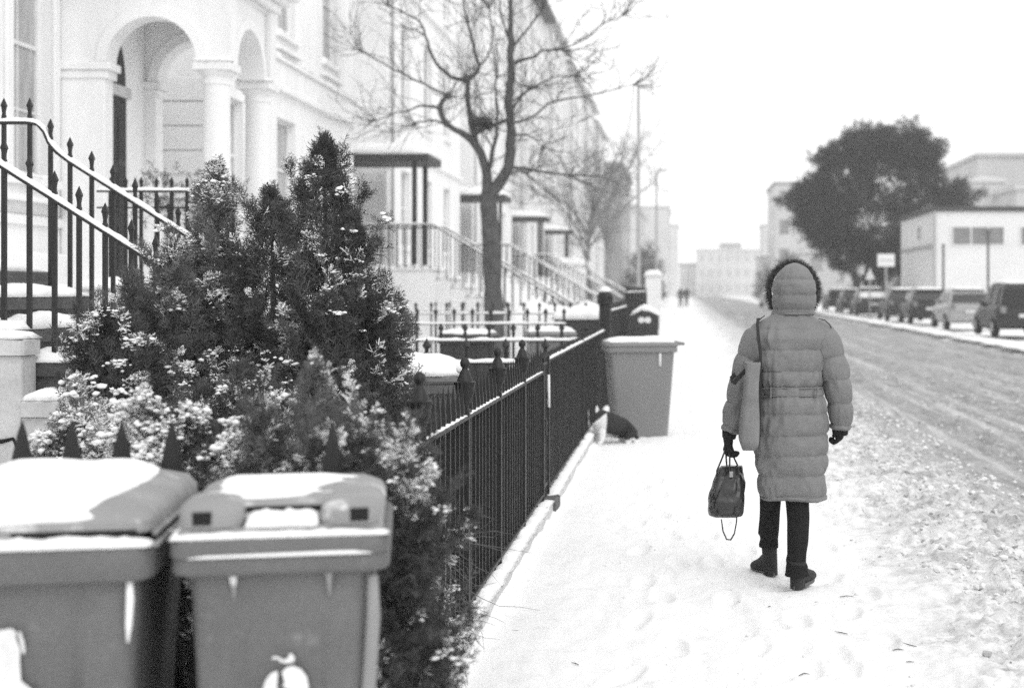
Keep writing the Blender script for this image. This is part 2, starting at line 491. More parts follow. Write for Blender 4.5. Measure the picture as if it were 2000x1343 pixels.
# lumps of thrown-up slush lying on the kerb edge
_ico = None
def ico(sub=1):
    import bmesh
    bm = bmesh.new(); bmesh.ops.create_icosphere(bm, subdivisions=sub, radius=1)
    v = np.array([x.co[:] for x in bm.verts]); f = np.array([[x.index for x in q.verts] for q in bm.faces]); bm.free()
    return v, f
ICO1, ICO2 = ico(1), ico(2)
def blobs(mb, P, R, flat=.7, sub=1, seed=0, rough=.35, mi=0):
    """many small irregular lumps at once"""
    v, f = ICO1 if sub == 1 else ICO2
    r = np.random.default_rng(seed)
    P = np.asarray(P, float); n = len(P); R = np.asarray(R, float)
    if R.ndim == 1: R = np.stack([R, R, R*flat], 1)
    V = v[None] * (1 + rough*(r.random((n, len(v), 1)) - .5))
    a = r.random(n)*2*pi; ca, sa = np.cos(a)[:, None], np.sin(a)[:, None]
    V = V * R[:, None, :]
    X = V[..., 0]*ca - V[..., 1]*sa; Y = V[..., 0]*sa + V[..., 1]*ca
    V = np.stack([X, Y, V[..., 2]], -1) + P[:, None]
    Fa = f[None] + (np.arange(n)*len(v))[:, None, None]
    mb.add(V.reshape(-1, 3), Fa.reshape(-1, 3), mi)
    return mb
def lump_field(n, seed, x0, x1, r0, r1, mname, name, label, y0=2.2, y1=24):
    r = np.random.default_rng(seed)
    y = y0 * (y1/y0)**r.random(n)
    x = x0 + (x1 - x0)*r.beta(2.2, 2.0, n) + .2*noise2(y*.9, 0, 31)
    keep = noise2(x*2.5, y*1.7, seed) + .6*r.random(n) > .05
    x, y = x[keep], y[keep]
    R = (r0 + (r1 - r0)*r.random(len(x))**4)
    mb = MB(); blobs(mb, np.stack([x, y, gz(x, y) + R*.15], 1), R, .7, 1, seed, .5)
    return struct(name, mb, mname, False, 'stuff')
M['slush_dark'] = mat('dirty_slush', .34, .85, .2, var=.45, vscale=6)
M['slush_pale'] = mat('pale_slush', .74, .9, .2, var=.15, vscale=6)
lump_field(9000, 5, .85, 3.0, .005, .028, 'slush_pale', 'slush_lumps', '')
lump_field(3000, 6, 1.0, 3.4, .004, .022, 'slush_dark', 'dirty_slush_lumps', '')
lump_field(5000, 8, 2.4, 8.0, .004, .024, 'slush_dark', 'road_grit', '', 4, 30)
lump_field(5000, 18, 2.4, 8.0, .005, .026, 'slush_pale', 'road_slush_lumps', '', 4, 30)
lump_field(900, 9, -.7, 1.5, .003, .012, 'slush_pale', 'snow_crumbs', '', 2.4, 12)
# few twigs lying on the snow
mb = MB(); r = np.random.default_rng(3)
for px, py, L_, a in ((1790, 1270, .09, 2.6), (1743, 1278, .08, .4), (1915, 920, .12, .5), (1640, 1168, .1, .1), (1655, 1245, .1, 2.4), (1560, 1310, .07, .2), (1500, 1190, .04, 1), (1130, 1305, .05, 2.6), (1770, 1300, .05, .2), (1660, 1060, .05, .8)):
    Y = F*CAMH/(py - 565); X = (px - 1335)*Y/F
    L_ = L_*.7; p = np.array([[X, Y], [X + .5*L_*cos(a), Y + .5*L_*sin(a) + .006], [X + L_*cos(a), Y + L_*sin(a)]])
    mb.tube(np.c_[p, gz(p[:, 0], p[:, 1]) + .006], [.0018, .0026, .001], 5)
struct('fallen_twigs', mb, 'bark', False, 'stuff')
# ------------------------------------------------------------------ railings
def spear_bar(h, w=.022, head=.13, hw=.02, sq=True, z0=0):
    """an upright with a forged spear head; local origin at its foot"""
    mb = MB(); n = 4 if sq else 8
    r = w/2*(1.414 if sq else 1)
    prof = [(r, z0), (r, h - head), (r*.8, h - head + .006), (r*.75, h - head*.8), (hw*1.0, h - head*.52), (hw*1.3, h - head*.45), (hw*1.2, h - head*.38), (hw*.6, h - head*.17), (.001, h)]
    a = np.linspace(0, 2*pi, n, endpoint=False) + (pi/4 if sq else 0)
    mb.loft([np.stack([q*np.cos(a), q*np.sin(a), np.full(n, z)], 1) for q, z in prof])
    return mb

def cone_bar(h, w=.022, head=.17, hw=.02):
    mb = MB(); r = w/2*1.414; a = np.linspace(0, 2*pi, 4, endpoint=False) + pi/4
    prof = [(r, 0), (r, h - head), (hw*1.2, h - head*.93), (hw*.75, h - head*.5), (hw*.38, h - head*.2), (.001, h)]
    return mb.loft([np.stack([q*np.cos(a), q*np.sin(a), np.full(4, z)], 1) for q, z in prof])

def arrow_bar(h, w=.02, hw=.026):
    mb = MB(); r = w/2*1.2; n = 8
    prof = [(r, 0), (r, h-.125), (r*1.5, h-.12), (r*1.5, h-.11), (r*1.05, h-.105), (r*1.05, h-.085), (hw, h-.06), (hw*.9, h-.05), (hw*.35, h-.018), (.001, h)]
    a = np.linspace(0, 2*pi, n, endpoint=False)
    mb.loft([np.stack([q*np.cos(a), q*np.sin(a), np.full(n, z)], 1) for q, z in prof])
    return mb

def urn_mb():
    mb = MB()
    prof = [(.018, 0), (.024, .01), (.013, .022), (.013, .035), (.026, .06), (.040, .10), (.044, .135), (.048, .14), (.048, .150), (.036, .154), (.028, .175), (.020, .195), (.013, .205), (.013, .212), (.020, .222), (.022, .235), (.016, .25), (.004, .258)]
    return mb.lathe(prof, 18)

def snowy_rail(P, w, t, mb=None, seed=0, wob=.3):
    """snow lying along a rail that follows the points P"""
    mb = mb or MB(); P = np.asarray(P, float)
    seg = np.linalg.norm(np.diff(P, axis=0), axis=1); L_ = seg.sum()
    n = max(4, int(L_/.035)); s = np.linspace(0, L_, n); c = np.r_[0, np.cumsum(seg)]
    Q = np.stack([np.interp(s, c, P[:, i]) for i in range(3)], 1)
    T = np.gradient(Q, axis=0); T /= np.linalg.norm(T, axis=1, keepdims=True)
    side = np.cross(T, (0, 0, 1)); side /= np.linalg.norm(side, axis=1, keepdims=True) + 1e-9
    h = t*(1 + wob*noise2(s*7, 0, seed) + wob*.6*noise2(s*23, 3, seed)); h[0] *= .3; h[-1] *= .3
    h = np.maximum(h, .002)
    rings = []
    for k in range(n):
        ww = w/2*(1 + .12*math.sin(k*1.7 + seed))
        rings.append([Q[k] + side[k]*a*ww + np.array((0, 0, b*h[k])) for a, b in ((-1, 0), (-1.02, .4), (-.7, .85), (0, 1), (.7, .85), (1.02, .4), (1, 0))])
    return mb.loft(rings)

def railing(name, label, p0, p1, z_top, z_bot, spacing, bar_mb, bar_z, group=None, m='iron', rail=(.042, .014), snow=(.04, .018), posts=(), finials=(), rails_extra=(), skip=None, seed=0, cat='railing'):
    p0 = np.array(p0, float); p1 = np.array(p1, float); d = p1 - p0; L_ = np.linalg.norm(d); u = d/L_
    t = thing(name, label, cat, (p0[0], p0[1], 0), atan2(u[1], u[0]), group)
    # local x runs along the railing
    for z, nm in [(z_top, 'top_rail'), (z_bot, 'bottom_rail')] + [(z, 'middle_rail') for z in rails_extra]:
        mb = MB(); mb.bbox(0, L_, -rail[0]/2, rail[0]/2, z - rail[1], z, .003); mb.build(nm, m, t)
    first = None; n = int(L_/spacing)
    for i in range(n + 1):
        x = i*spacing + .03
        if x > L_ - .01 or (skip and skip(x)): continue
        if first is None: first = bar_mb.build('bar', m, t, loc=(x, 0, bar_z))
        else: inst(first, (x, .0015*math.sin(i*5.1), bar_z), t)
    for x in posts:
        mb = MB(); mb.bbox(x-.022, x+.022, -.022, .022, 0, z_top + .03, .003); mb.build('post', m, t)
    fo = None
    for x in finials:
        if fo is None: fo = urn_mb().build('urn_finial', m, t, True, loc=(x, 0, z_top), angle=50)
        else: inst(fo, (x, 0, z_top), t)
    if snow:
        sm = snowy_rail([(0, 0, z_top), (L_, 0, z_top)], snow[0], snow[1], seed=seed); sm.build('snow', 'snow_fluffy', t, True)
    return t

# pavement-side fence: section beside the near garden
FX = -.97
L1 = 9.72 - 3.95
railing('front_fence', 'near black iron pavement fence with spear bars and urn finials beside the evergreen bushes', (FX, 3.95), (FX, 9.72), .99, .16, .118, cone_bar(1.05, .017, .15, .015), .1,
        finials=[x - 3.95 for x in (5.23, 6.31, 7.42, 8.55)], posts=[x - 3.95 for x in (3.96, 5.23, 6.31, 7.42, 8.55, 9.70)], snow=(.03, .006), seed=2)
railing('front_fence', 'plainer black iron pavement fence leading up to the wheelie bin and tall gate post', (FX, 10.05), (FX, 17.2), 1.055, .16, .125, cone_bar(1.02, .020, .1, .016), .1,
        posts=[.02, 3.5, 7.1], snow=(.04, .016), seed=4)
railing('front_fence', 'dark iron fence just beyond the round-topped gate post', (FX, 17.7), (FX, 24), 1.27, .2, .13, spear_bar(1.27, .03, .12, .02), .1, posts=[.05, 6.2], snow=(.04, .02), seed=6)
railing('front_fence', 'farthest and tallest run of dark iron fence, ending at the pale gate pillar', (FX, 24.2), (FX, 37), 1.50, .2, .15, spear_bar(1.5, .03, .12, .02), .1, posts=[.05, 6, 12.7], snow=(.04, .02), seed=7)
# garden cross railing behind the bins
railing('garden_railing', 'blurred spear-topped iron railing close behind the two foreground bins', (FX, 3.93), (-3.1, 3.93), .97, .15, .138, cone_bar(1.09, .026, .2, .036), .1, snow=(.04, .012), seed=8,
        skip=lambda x: x < .36)
t = [o for o in COL.objects if o.name.startswith('garden_railing')][-1]
cone_bar(1.19, .045, .30, .048).build('corner_post', 'iron', t, loc=(0, 0, 0))
# low stone plinth under the pavement fence
for a, b, lab in ((3.9, 9.8, 'low snow-edged stone plinth under the near fence'), (10.0, 37.2, 'low snow-edged stone plinth under the farther fences')):
    t = thing('fence_plinth', lab, 'plinth', (FX, a, 0))
    mb = MB(); n = int((b-a)/1.2) + 1; st = (b-a)/n; p0_ = None
    for i in range(n):
        if p0_ is None: mb = MB(); mb.bbox(-.11, .075, 0, st - .006, -.05, .1, .012); p0_ = mb.build('coping_stone', 'stone', t, loc=(0, 0, 0))
        else: inst(p0_, (.004*math.sin(i*3.3), i*st, .003*math.sin(i*2.1)), t)
    sm = snow_mb(-.13, .085, 0, b-a, .098, .028, 6, int((b-a)*14), seed=a, rough=.8, edge=.011); sm.build('snow', 'snow_fluffy', t, True)
# gate shoe: dark stone block and gate stile between the two fence runs
t = thing('garden_gate', 'narrow iron gate between the two fence runs', 'gate', (FX, 9.74, 0))
for z in (1.045, .2, .62):
    mb = MB(); mb.bbox(-.012, .012, 0, .3, z-.02, z, .002); mb.build('gate_rail', 'iron', t)
g0 = None
for i in range(4):
    if g0 is None: g0 = spear_bar(1.02, .02, .1, .016).build('bar', 'iron', t, loc=(0, .03, .1))
    else: inst(g0, (0, .03 + i*.08, .1), t)
mb = MB(); mb.bbox(.012, .03, .02, .07, .55, .66, .004); mb.build('latch', 'iron', t)
mb = MB(); snowy_rail([(.015, .3, .92), (.018, .31, .76), (.015, .3, .74)], .02, .01, mb); mb.tube([(.02, .28, .95), (.022, .28, .72)], .01, 6); mb.build('snow', 'snow_fluffy', t, True)
t = tag(MB().bbox(-.16, .095, 0, .40, -.02, .10, .015).build('gate_step', 'step_stone', loc=(FX, 9.72, 0)), 'dark stone step under the narrow iron gate', 'step')
# tall round-topped gate post
t = thing('gate_post', 'tall thick black gate post with snow on its round cap by the far wheelie bin', 'post', (FX + .01, 17.42, 0))
MB().lathe([(.095, 0), (.095, .12), (.075, .14), (.075, 1.36), (.1, 1.38), (.1, 1.42)], 16).build('shaft', 'iron', t, True, angle=40)
MB().lathe([(.1, 1.42), (.098, 1.47), (.07, 1.52), (.02, 1.545)], 16).build('cap', 'iron', t, True)
MB().lathe([(.07, 1.522), (.066, 1.55), (.045, 1.575), (.01, 1.585)], 12).build('snow', 'snow_fluffy', t, True)

# cross railings between the gardens further on, each with snow along its rail
def cross(label, y, x0, x1, z, bar_h, sp, seed, group=None, arrow=True, w=.05, t_=.03, m='iron'):
    return railing('garden_railing', label, (x1, y), (x0, y), z, .2, sp, (arrow_bar(bar_h, .024, .034) if arrow else spear_bar(bar_h, .024, .12, .02)), .05, snow=(w, t_), seed=seed, group=group, m=m)
cross('arrow-headed garden railing with snow on the rail in front of the snowy garden bin', 10.8, -3.6, -1.02, .995, 1.13, .3, 11)
cross('second snowy garden railing with dark bins behind it', 15.3, -5.2, -1.02, 1.0, 1.14, .26, 12)
cross('third snowy garden railing close to the tall gate post', 19.4, -5.0, -1.6, 1.08, 1.25, .25, 13)
cross('fourth snowy garden railing in front of the bare tree trunk', 23.0, -4.8, -1.3, 1.16, 1.3, .25, 14)
cross('fifth snowy garden railing behind the bare tree trunk', 30.0, -5.5, -1.3, 1.1, 1.25, .3, 15)
t = tag(snow_mb(-3.0, -1.2, 23.2, 24.6, .0, 1.22, 14, 12, seed=4, rough=.15, power=10, edge=.05).build('snowy_hedge', 'snow_fluffy', smooth_=True), 'low clipped hedge wholly covered in snow beside the fourth garden railing', 'hedge')
# dark panel boards of a low wall behind the third railing
mb = MB()
t = thing('garden_wall', 'low dark garden wall topped with thick snow left of the tall gate post', 'wall', (-1.15, 20.6, 0))
MB().bbox(-.72, 0, 0, .25, 0, 1.12, .02).build('wall', 'cloth_dark', t)
snow_mb(-.76, .03, -.04, .29, 1.115, .16, 24, 6, seed=9, edge=.015).build('snow', 'snow_fluffy', t, True)

# ------------------------------------------------------------------ wheelie bins
def rring(hx, hy, r, z, cx=0, cy=0, n=5):
    p = rrect(hx, hy, min(r, hx*.9, hy*.9), n)
    return np.c_[p[:, 0] + cx, p[:, 1] + cy, np.full(len(p), z)]

def bin_body(hx, hy, h, taper=.8):
    """tapered fluted tub"""
    mb = MB(); rings = []
    p = rrect(hx, hy, .045, 5)
    # dense front outline with two shallow flutes
    out = []
    for i in range(len(p)):
        a, b = p[i], p[(i+1) % len(p)]
        k = 14 if np.linalg.norm(b - a) > .1 else 1
        for j in range(k): out.append(a + (b - a)*j/k)
    P = np.array(out)
    for z in np.linspace(0.03, h, 8):
        s = taper + (1 - taper)*(z/h)
        Q = P.copy()
        fl = smooth(.0, .15, z/h) * (1 - smooth(.93, 1.0, z/h))
        d = np.exp(-((np.abs(Q[:, 0])/hx - .5)/.04)**2) * .018 * fl
        Q[:, 1] += np.where(Q[:, 1] < -hy*.9, d, 0)
        inner = (np.abs(Q[:, 0]) < hx*.5) & (Q[:, 1] < -hy*.9)
        Q[:, 1] += np.where(inner, .012*fl, 0)
        rings.append(np.c_[Q*s, np.full(len(Q), z)])
    return mb.loft(rings)

def stencil(mb, polys, x, z, s, y):
    for poly in polys:
        P = np.array(poly, float)*s
        V = np.c_[P[:, 0] + x, np.full(len(P), y), P[:, 1] + z]
        mb.add(V, [tuple(range(len(P)))])
    return mb

def lid_side_rail(mb, hx, y0, y1, z, r=.008):
    for sx in (-1, 1): mb.tube([(sx*hx, y0, z), (sx*hx, y1, z)], r, 6)
    return mb

def wheel_mb(r=.1, w=.045):
    mb = MB(); a = np.linspace(0, 2*pi, 18, endpoint=False)
    rings = [np.stack([np.full(18, x), q*np.cos(a), q*np.sin(a)], 1) for x, q in ((-w/2, r*.55), (-w/2, r*.9), (-w/4, r), (w/4, r), (w/2, r*.9), (w/2, r*.55))]
    return mb.loft(rings)

# middle foreground bin (two-lobed lid), local front face towards -y
B2 = thing('wheelie_bin', 'narrow grey wheelie bin with dusted two-lobed lid, right of the two foreground bins', 'bin', (-.957, 3.46, 0), radians(11))
bin_body(.205, .23, .93, .80).build('body', 'bin', B2, True, angle=35)
mb = MB()
mb.loft([rring(.21, .235, .04, .900), rring(.236, .258, .045, .910), rring(.240, .262, .045, .918), rring(.238, .260, .045, .948), rring(.243, .268, .045, .952), rring(.243, .268, .045, .985), rring(.236, .262, .045, .994), rring(.2, .22, .04, .995)])
mb.build('rim', 'bin', B2, True, angle=40)
sm = snowy_rail([(-.2, -.264, .951), (.2, -.264, .951)], .012, .008); sm.build('snow', 'snow_fluffy', B2, True)
sm = snow_mb(-.24, .24, -.266, -.21, .992, .012, 40, 6, seed=3, edge=.002); sm.build('snow', 'snow_fluffy', B2, True)
sm = snow_mb(-.243, -.205, -.26, .2, .992, .014, 6, 30, seed=5, edge=.002); sm.build('snow', 'snow_fluffy', B2, True)
# lid: domed panel with two raised front lobes and a snowy shelf between them
def rr3(x0, x1, y0, y1, r, z): 
    p = rring((x1-x0)/2, (y1-y0)/2, r, z, (x0+x1)/2, (y0+y1)/2); return p
def tilt(rings, k):
    out = []
    for q in rings: q = q.copy(); q[:, 2] += k*(q[:, 1] + .25); out.append(q)
    return out
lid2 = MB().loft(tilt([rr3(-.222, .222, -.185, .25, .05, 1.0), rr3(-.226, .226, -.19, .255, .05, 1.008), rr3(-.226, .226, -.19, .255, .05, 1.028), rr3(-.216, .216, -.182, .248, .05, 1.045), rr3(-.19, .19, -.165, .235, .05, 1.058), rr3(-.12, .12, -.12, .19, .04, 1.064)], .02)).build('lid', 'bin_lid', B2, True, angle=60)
lid2['_o'] = [0, 0, 0]
MB().bbox(-.226, .226, -.243, -.18, .997, 1.012, .006).build('front_shelf', 'bin_lid', lid2)
for sx in (-1, 1):
    a, b = (.085, .226) if sx > 0 else (-.226, -.085)
    MB().loft([rr3(a+.003, b-.003, -.243, -.12, .035, 1.012), rr3(a, b, -.247, -.12, .04, 1.018), rr3(a, b, -.245, -.11, .04, 1.046), rr3(a+.005, b-.004, -.238, -.1, .038, 1.062), rr3(a+.018, b-.018, -.222, -.09, .03, 1.071), rr3(a+.04, b-.04, -.19, -.09, .02, 1.073)]).build('lid_lobe', 'bin_lid', lid2, True, angle=60)
    MB().loft([rring(.021, .012, .006, z, sx*.172, -.238) for z in (1.022, 1.026, 1.047, 1.051)]).build('grip_slot_shade', 'slot_shade_crack', lid2)  # solid dark plug painted as the shade inside a grip recess
    nxs = 20; U, V = np.meshgrid(np.linspace(a+.012, b-.012, nxs), np.linspace(-.232, -.1, nxs), indexing='ij')
MB().box(-.084, .084, -.186, -.181, 1.03, 1.052).build('lid_gap_shade', 'slot_shade_crack', lid2)  # dark strip put in as the shade line behind the notch
snow_mb(-.083, .083, -.242, -.187, 1.011, .026, 26, 10, seed=3, rough=.25, power=5, edge=.002, slope=lambda x, y: .008*smooth(-.24, -.19, y)).build('snow', 'snow', lid2, True)
# thin wind-blown snow on the panel: a sheet that dips under the lid where the plastic is bare
nx, ny = 70, 60
U, V = np.meshgrid(np.linspace(-.2, .21, nx), np.linspace(-.172, .243, ny), indexing='ij')
def lid_z(x, y):
    e = np.minimum(.222 - np.abs(x), np.minimum(y + .19, .252 - y)); return 1.0 + .064*smooth(-.02, .09, e)**.6 + .02*(y + .25)
cover = .5 - 1.5*smooth(.02, .17, U - .35*V) + .38*fbm2(U*9, V*34, 4, 4) + .35*smooth(.1, .2, V) + .3*np.exp(-((U + .05)/.09)**2) - .35*np.exp(-((U + .16)/.05)**2)*(V < .05)
Z = lid_z(U, V) + np.clip(cover, -.5, .8)*.012
mb = MB(); idx = np.arange(nx*ny).reshape(nx, ny)
mb.add(np.stack([U, V, Z], -1).reshape(-1, 3), np.stack([idx[:-1, :-1], idx[1:, :-1], idx[1:, 1:], idx[:-1, 1:]], -1).reshape(-1, 4))
mb.build('snow', 'snow_fluffy', B2, True)
mb = MB(); mb.tube([(-.17, .25, 1.05), (-.17, .3, 1.05), (.17, .3, 1.05), (.17, .25, 1.05)], .013, 8); mb.build('handle', 'bin', B2, True)
for sx in (-.105, .105):
    mb = MB(); mb.loft([[(sx-.008, -.235, .905), (sx+.008, -.235, .905), (sx+.008, -.247, .905), (sx-.008, -.247, .905)], [(sx-.002, -.222, .85), (sx+.002, -.222, .85), (sx+.002, -.226, .85), (sx-.002, -.226, .85)]]); mb.build('lifting_lug', 'bin_lid', B2)

mb = MB(); mb.tube([(.202, -.236, .895), (.203, -.226, .8), (.19, -.212, .6), (.178, -.205, .4)], [.012, .016, .016, .014], 8); mb.build('pale_corner_strip', 'bin_lid', B2, True)  # paler strip down the right front corner only
for sx in (-1, 1): wheel_mb().build('wheel', 'rubber', B2, True, loc=(sx*.2, .2, .1), angle=40)
mb = MB()
th = np.linspace(0, pi, 14)
left = [(-.055 - .0*0 + .0, 0)]
L2 = [(-.062, -.5), (-.060, 0), (-.052, .3), (-.036, .5), (-.012, .60), (-.005, .52), (-.004, .1), (-.004, -.5)]
Rr = [(.08, .12), (.16, .2), (.1, .5), (.06, .6), (.22, .78), (.45, .84), (.75, .7), (.95, .4), (1.02, 0), (1.02, -.9), (.42, -.9), (.42, -.3), (.4, -.05), (.22, -.02)]
s_ = .062
Lp = [(-.42 + .0, -.9), (-.42, 0), (-.34, .35), (-.2, .58), (-.04, .68), (0, .6), (-.02, .2), (-.02, -.9)]
Lp = [(x*1.3 - .08, z) for x, z in Lp]
top1 = [(-.3, 1.12), (-.05, 1.1), (.0, 1.0), (.25, .93), (.5, .98), (.52, 1.14), (.42, 1.3), (.32, 1.28), (.3, 1.14), (.1, 1.06), (.0, 1.16), (-.18, 1.22), (-.26, 1.2)]
stencil(mb, [Lp, Rr, top1], -.005, .640, s_, -.2165)
for v in mb.v: v[:, 1] += -.0015 + (v[:, 2] - .63)*-.05
mb.build('painted_mark', 'paint', B2)

# left foreground bin, larger, deep snow on its lid
B1 = thing('wheelie_bin', 'large grey wheelie bin with thick snow on its lid at the left edge', 'bin', (-1.539, 3.46, 0), radians(10))
bin_body(.265, .33, .93, .80).build('body', 'bin', B1, True, angle=35)
mb = MB()
mb.loft([rring(.27, .335, .04, .895), rring(.296, .362, .05, .905), rring(.300, .366, .05, .915), rring(.300, .366, .05, .972), rring(.295, .36, .05, .982), rring(.26, .33, .04, .984)])
mb.build('rim', 'bin', B1, True, angle=40)
snow_mb(-.30, .30, -.372, -.30, .98, .02, 50, 7, seed=13, edge=.004).build('snow', 'snow_fluffy', B1, True)
mb = MB()
mb.loft([rring(.285, .335, .05, 1.0, 0, .02), rring(.292, .345, .05, 1.006, 0, .02), rring(.292, .345, .05, 1.03, 0, .02), rring(.27, .33, .05, 1.055, 0, .03), rring(.20, .28, .05, 1.075, 0, .04), rring(.05, .1, .03, 1.08, 0, .04)])
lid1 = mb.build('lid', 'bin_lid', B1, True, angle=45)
mb = MB(); mb.bbox(-.12, .262, -.329, -.2, .992, 1.013, .004); mb.build('lid_gap_shade', 'slot_shade_crack', B1)  # dark box standing in for the shade between lid and rim
mb = MB(); mb.bbox(-.1, .0, -.34, -.2, .984, 1.01, .004); mb.build('lid_tab', 'bin_lid', lid1)
def lidslope(x, y): return -.05*smooth(.14, .29, np.abs(x)) - .03*smooth(-.2, -.33, y)
snow_mb(-.262, .235, -.33, .34, 1.058, .048, 44, 44, seed=17, rough=.14, power=4, edge=.014, slope=lambda x, y: lidslope(x, y) + .012*smooth(-.2, .3, y) + .02*np.exp(-((x-.06)/.05)**2 - ((y+.14)/.05)**2)).build('snow', 'snow', B1, True)
mb = MB(); mb.tube([(.25, -.34, .905), (.252, -.345, .86), (.245, -.325, .8), (.242, -.32, .76)], [.007, .009, .008, .003], 6); mb.build('icicle', 'snow_fluffy', B1, True)
mb = MB(); mb.tube([(.296, -.3, 1.0), (.296, .33, 1.0)], .007, 6); mb.tube([(.303, -.33, .978), (.303, .33, .978)], .007, 6); mb.build('edge_snow', 'bin_lid', B1, True)
mb = MB(); mb.tube([(-.2, .36, 1.04), (-.2, .42, 1.04), (.2, .42, 1.04), (.2, .36, 1.04)], .014, 8); mb.build('handle', 'bin', B1, True)
for sx in (-1, 1): wheel_mb(.12, .05).build('wheel', 'rubber', B1, True, loc=(sx*.26, .26, .12), angle=40)
mb = MB()
fig = [(-.5, .0), (-.46, .5), (-.52, .9), (-.4, 1.15), (-.1, 1.2), (.02, 1.12), (.03, .9), (.12, .62), (.1, .35), (.12, -.2), (.5, -.55), (.62, -1.0), (-1.0, -1.0), (-.6, -.5)]
fig2 = [(.06, 1.1), (.14, 1.1), (.22, .8), (.24, .55), (.18, .5), (.12, .8)]
stencil(mb, [fig, fig2], .005, .70, .085, -.3075)
for v in mb.v: v[:, 1] += -.0015 + (v[:, 2] - .63)*-.07
mb.build('painted_mark', 'paint', B1)

# farther bins (turned side-on) ---------------------------------------------------
def far_bin(name, label, loc, rz, mbody, mlid='bin_lid', snow_t=.06, group=None, wheels=True):
    t = thing(name, label, 'bin', loc, rz, group)
    bin_body(.27, .34, .98, .8).build('body', mbody, t, True, angle=35)
    MB().loft([rring(.275, .345, .04, .94), rring(.295, .37, .05, .95), rring(.295, .37, .05, 1.0), rring(.27, .34, .04, 1.005)]).build('rim', mbody, t, True, angle=40)
    MB().loft([rring(.295, .375, .05, 1.005, 0, .0), rring(.30, .38, .05, 1.02), rring(.28, .36, .05, 1.05, 0, .0), rring(.15, .25, .04, 1.07)]).build('lid', mbody if mlid is None else mlid, t, True, angle=40)
    MB().tube([(-.22, .36, 1.03), (-.22, .44, 1.03), (.22, .44, 1.03), (.22, .36, 1.03)], .016, 8).build('handle', mbody, t, True)
    if snow_t: snow_mb(-.28, .28, -.36, .34, 1.048, snow_t, 26, 30, seed=loc[0]*7, rough=.25, power=4, edge=.03).build('snow', 'snow_fluffy', t, True)
    w = None
    for sx in ((-1, 1) if wheels else ()):
        if w is None: w = wheel_mb(.12, .05).build('wheel', 'rubber', t, True, loc=(sx*.27, .27, .12), angle=40)
        else: inst(w, (sx*.27, .27, .12), t)
    return t
B3 = far_bin('wheelie_bin', 'grey wheelie bin alone on the snowy pavement with a cat before it', (-.47, 15.05, -.05), radians(-80), 'bin_far', None, .05, wheels=False)
mb = MB(); mb.tube([(.278, .18, .935), (.27, .18, .8)], .011, 6); mb.build('snow', 'snow_fluffy', B3, True)
far_bin('wheelie_bin', 'dark garden bin with domed snow on its lid behind the arrow-headed railing', (-1.62, 8.55, 0), radians(5), 'bin', None, .1)
far_bin('wheelie_bin', 'dark bin behind the second snowy railing, left of the grey one', (-2.45, 16.2, 0), radians(0), 'bin_dark', None, .05)
far_bin('wheelie_bin', 'mid grey bin behind the second snowy railing, right of the dark one', (-1.6, 17.1, 0), radians(8), 'bin_far', None, .05)

# litter bin with pitched snow top
t = thing('litter_bin', 'dark peaked litter bin with white emblem and snow cap beyond the far wheelie bin', 'bin', (-.62, 23.0, 0))
MB().loft([rring(.19, .19, .03, 0), rring(.21, .21, .03, .92)]).build('body', 'cloth_dark', t, True, angle=40)
MB().prism([(-.22, .92), (.22, .92), (.22, 1.12), (.0, 1.24), (-.22, 1.12)], -.22, .22).build('hood', 'cloth_dark', t)
mb = MB(); mb.lathe([(.0, 0), (.045, 0), (.045, .004)], 14)
for v in mb.v: v[:] = v[:, [0, 2, 1]]
for dx in (-.055, .05):
    m2 = MB().add(np.concatenate(mb.v)*(1.15, 1, 1.1) + (dx, -.229, 1.06), [tuple(f) for f in mb.f[0][0]]); m2.build('emblem', 'paint', t)
mb = MB(); mb.box(-.03, .03, -.2265, -.2215, 1.035, 1.08); mb.build('emblem', 'paint', t)
mb = snow_mb(-.24, .24, -.24, .24, 1.12, .07, 16, 12, seed=4, slope=lambda x, y: .12*(1 - np.abs(x)/.24), edge=.015); mb.build('snow', 'snow_fluffy', t, True)

# ------------------------------------------------------------------ cat before the bin
import bmesh
def skin_body(name, verts, edges, radii, m, parent=None, sub=1, loc=None, root=0):
    me = bpy.data.meshes.new(name); me.from_pydata([tuple(v) for v in verts], edges, [])
    o = bpy.data.objects.new(name, me); COL.objects.link(o)
    o.modifiers.new('Skin', 'SKIN')
    for i, r in enumerate(radii):
        sv = me.skin_vertices[0].data[i]; sv.radius = r if isinstance(r, (tuple, list)) else (r, r)
        sv.use_root = (i == root)
    o.modifiers['Skin'].use_smooth_shade = True
    s = o.modifiers.new('Sub', 'SUBSURF'); s.levels = sub; s.render_levels = sub
    dg = bpy.context.evaluated_depsgraph_get()
    me2 = bpy.data.meshes.new_from_object(o.evaluated_get(dg)); me2.name = name
    o.modifiers.clear(); o.data = me2; me2.materials.clear(); me2.materials.append(M[m] if isinstance(m, str) else m)
    me2.polygons.foreach_set('use_smooth', [True]*len(me2.polygons))
    if parent is not None: o.parent = parent
    if loc is not None: o.location = loc
    return o

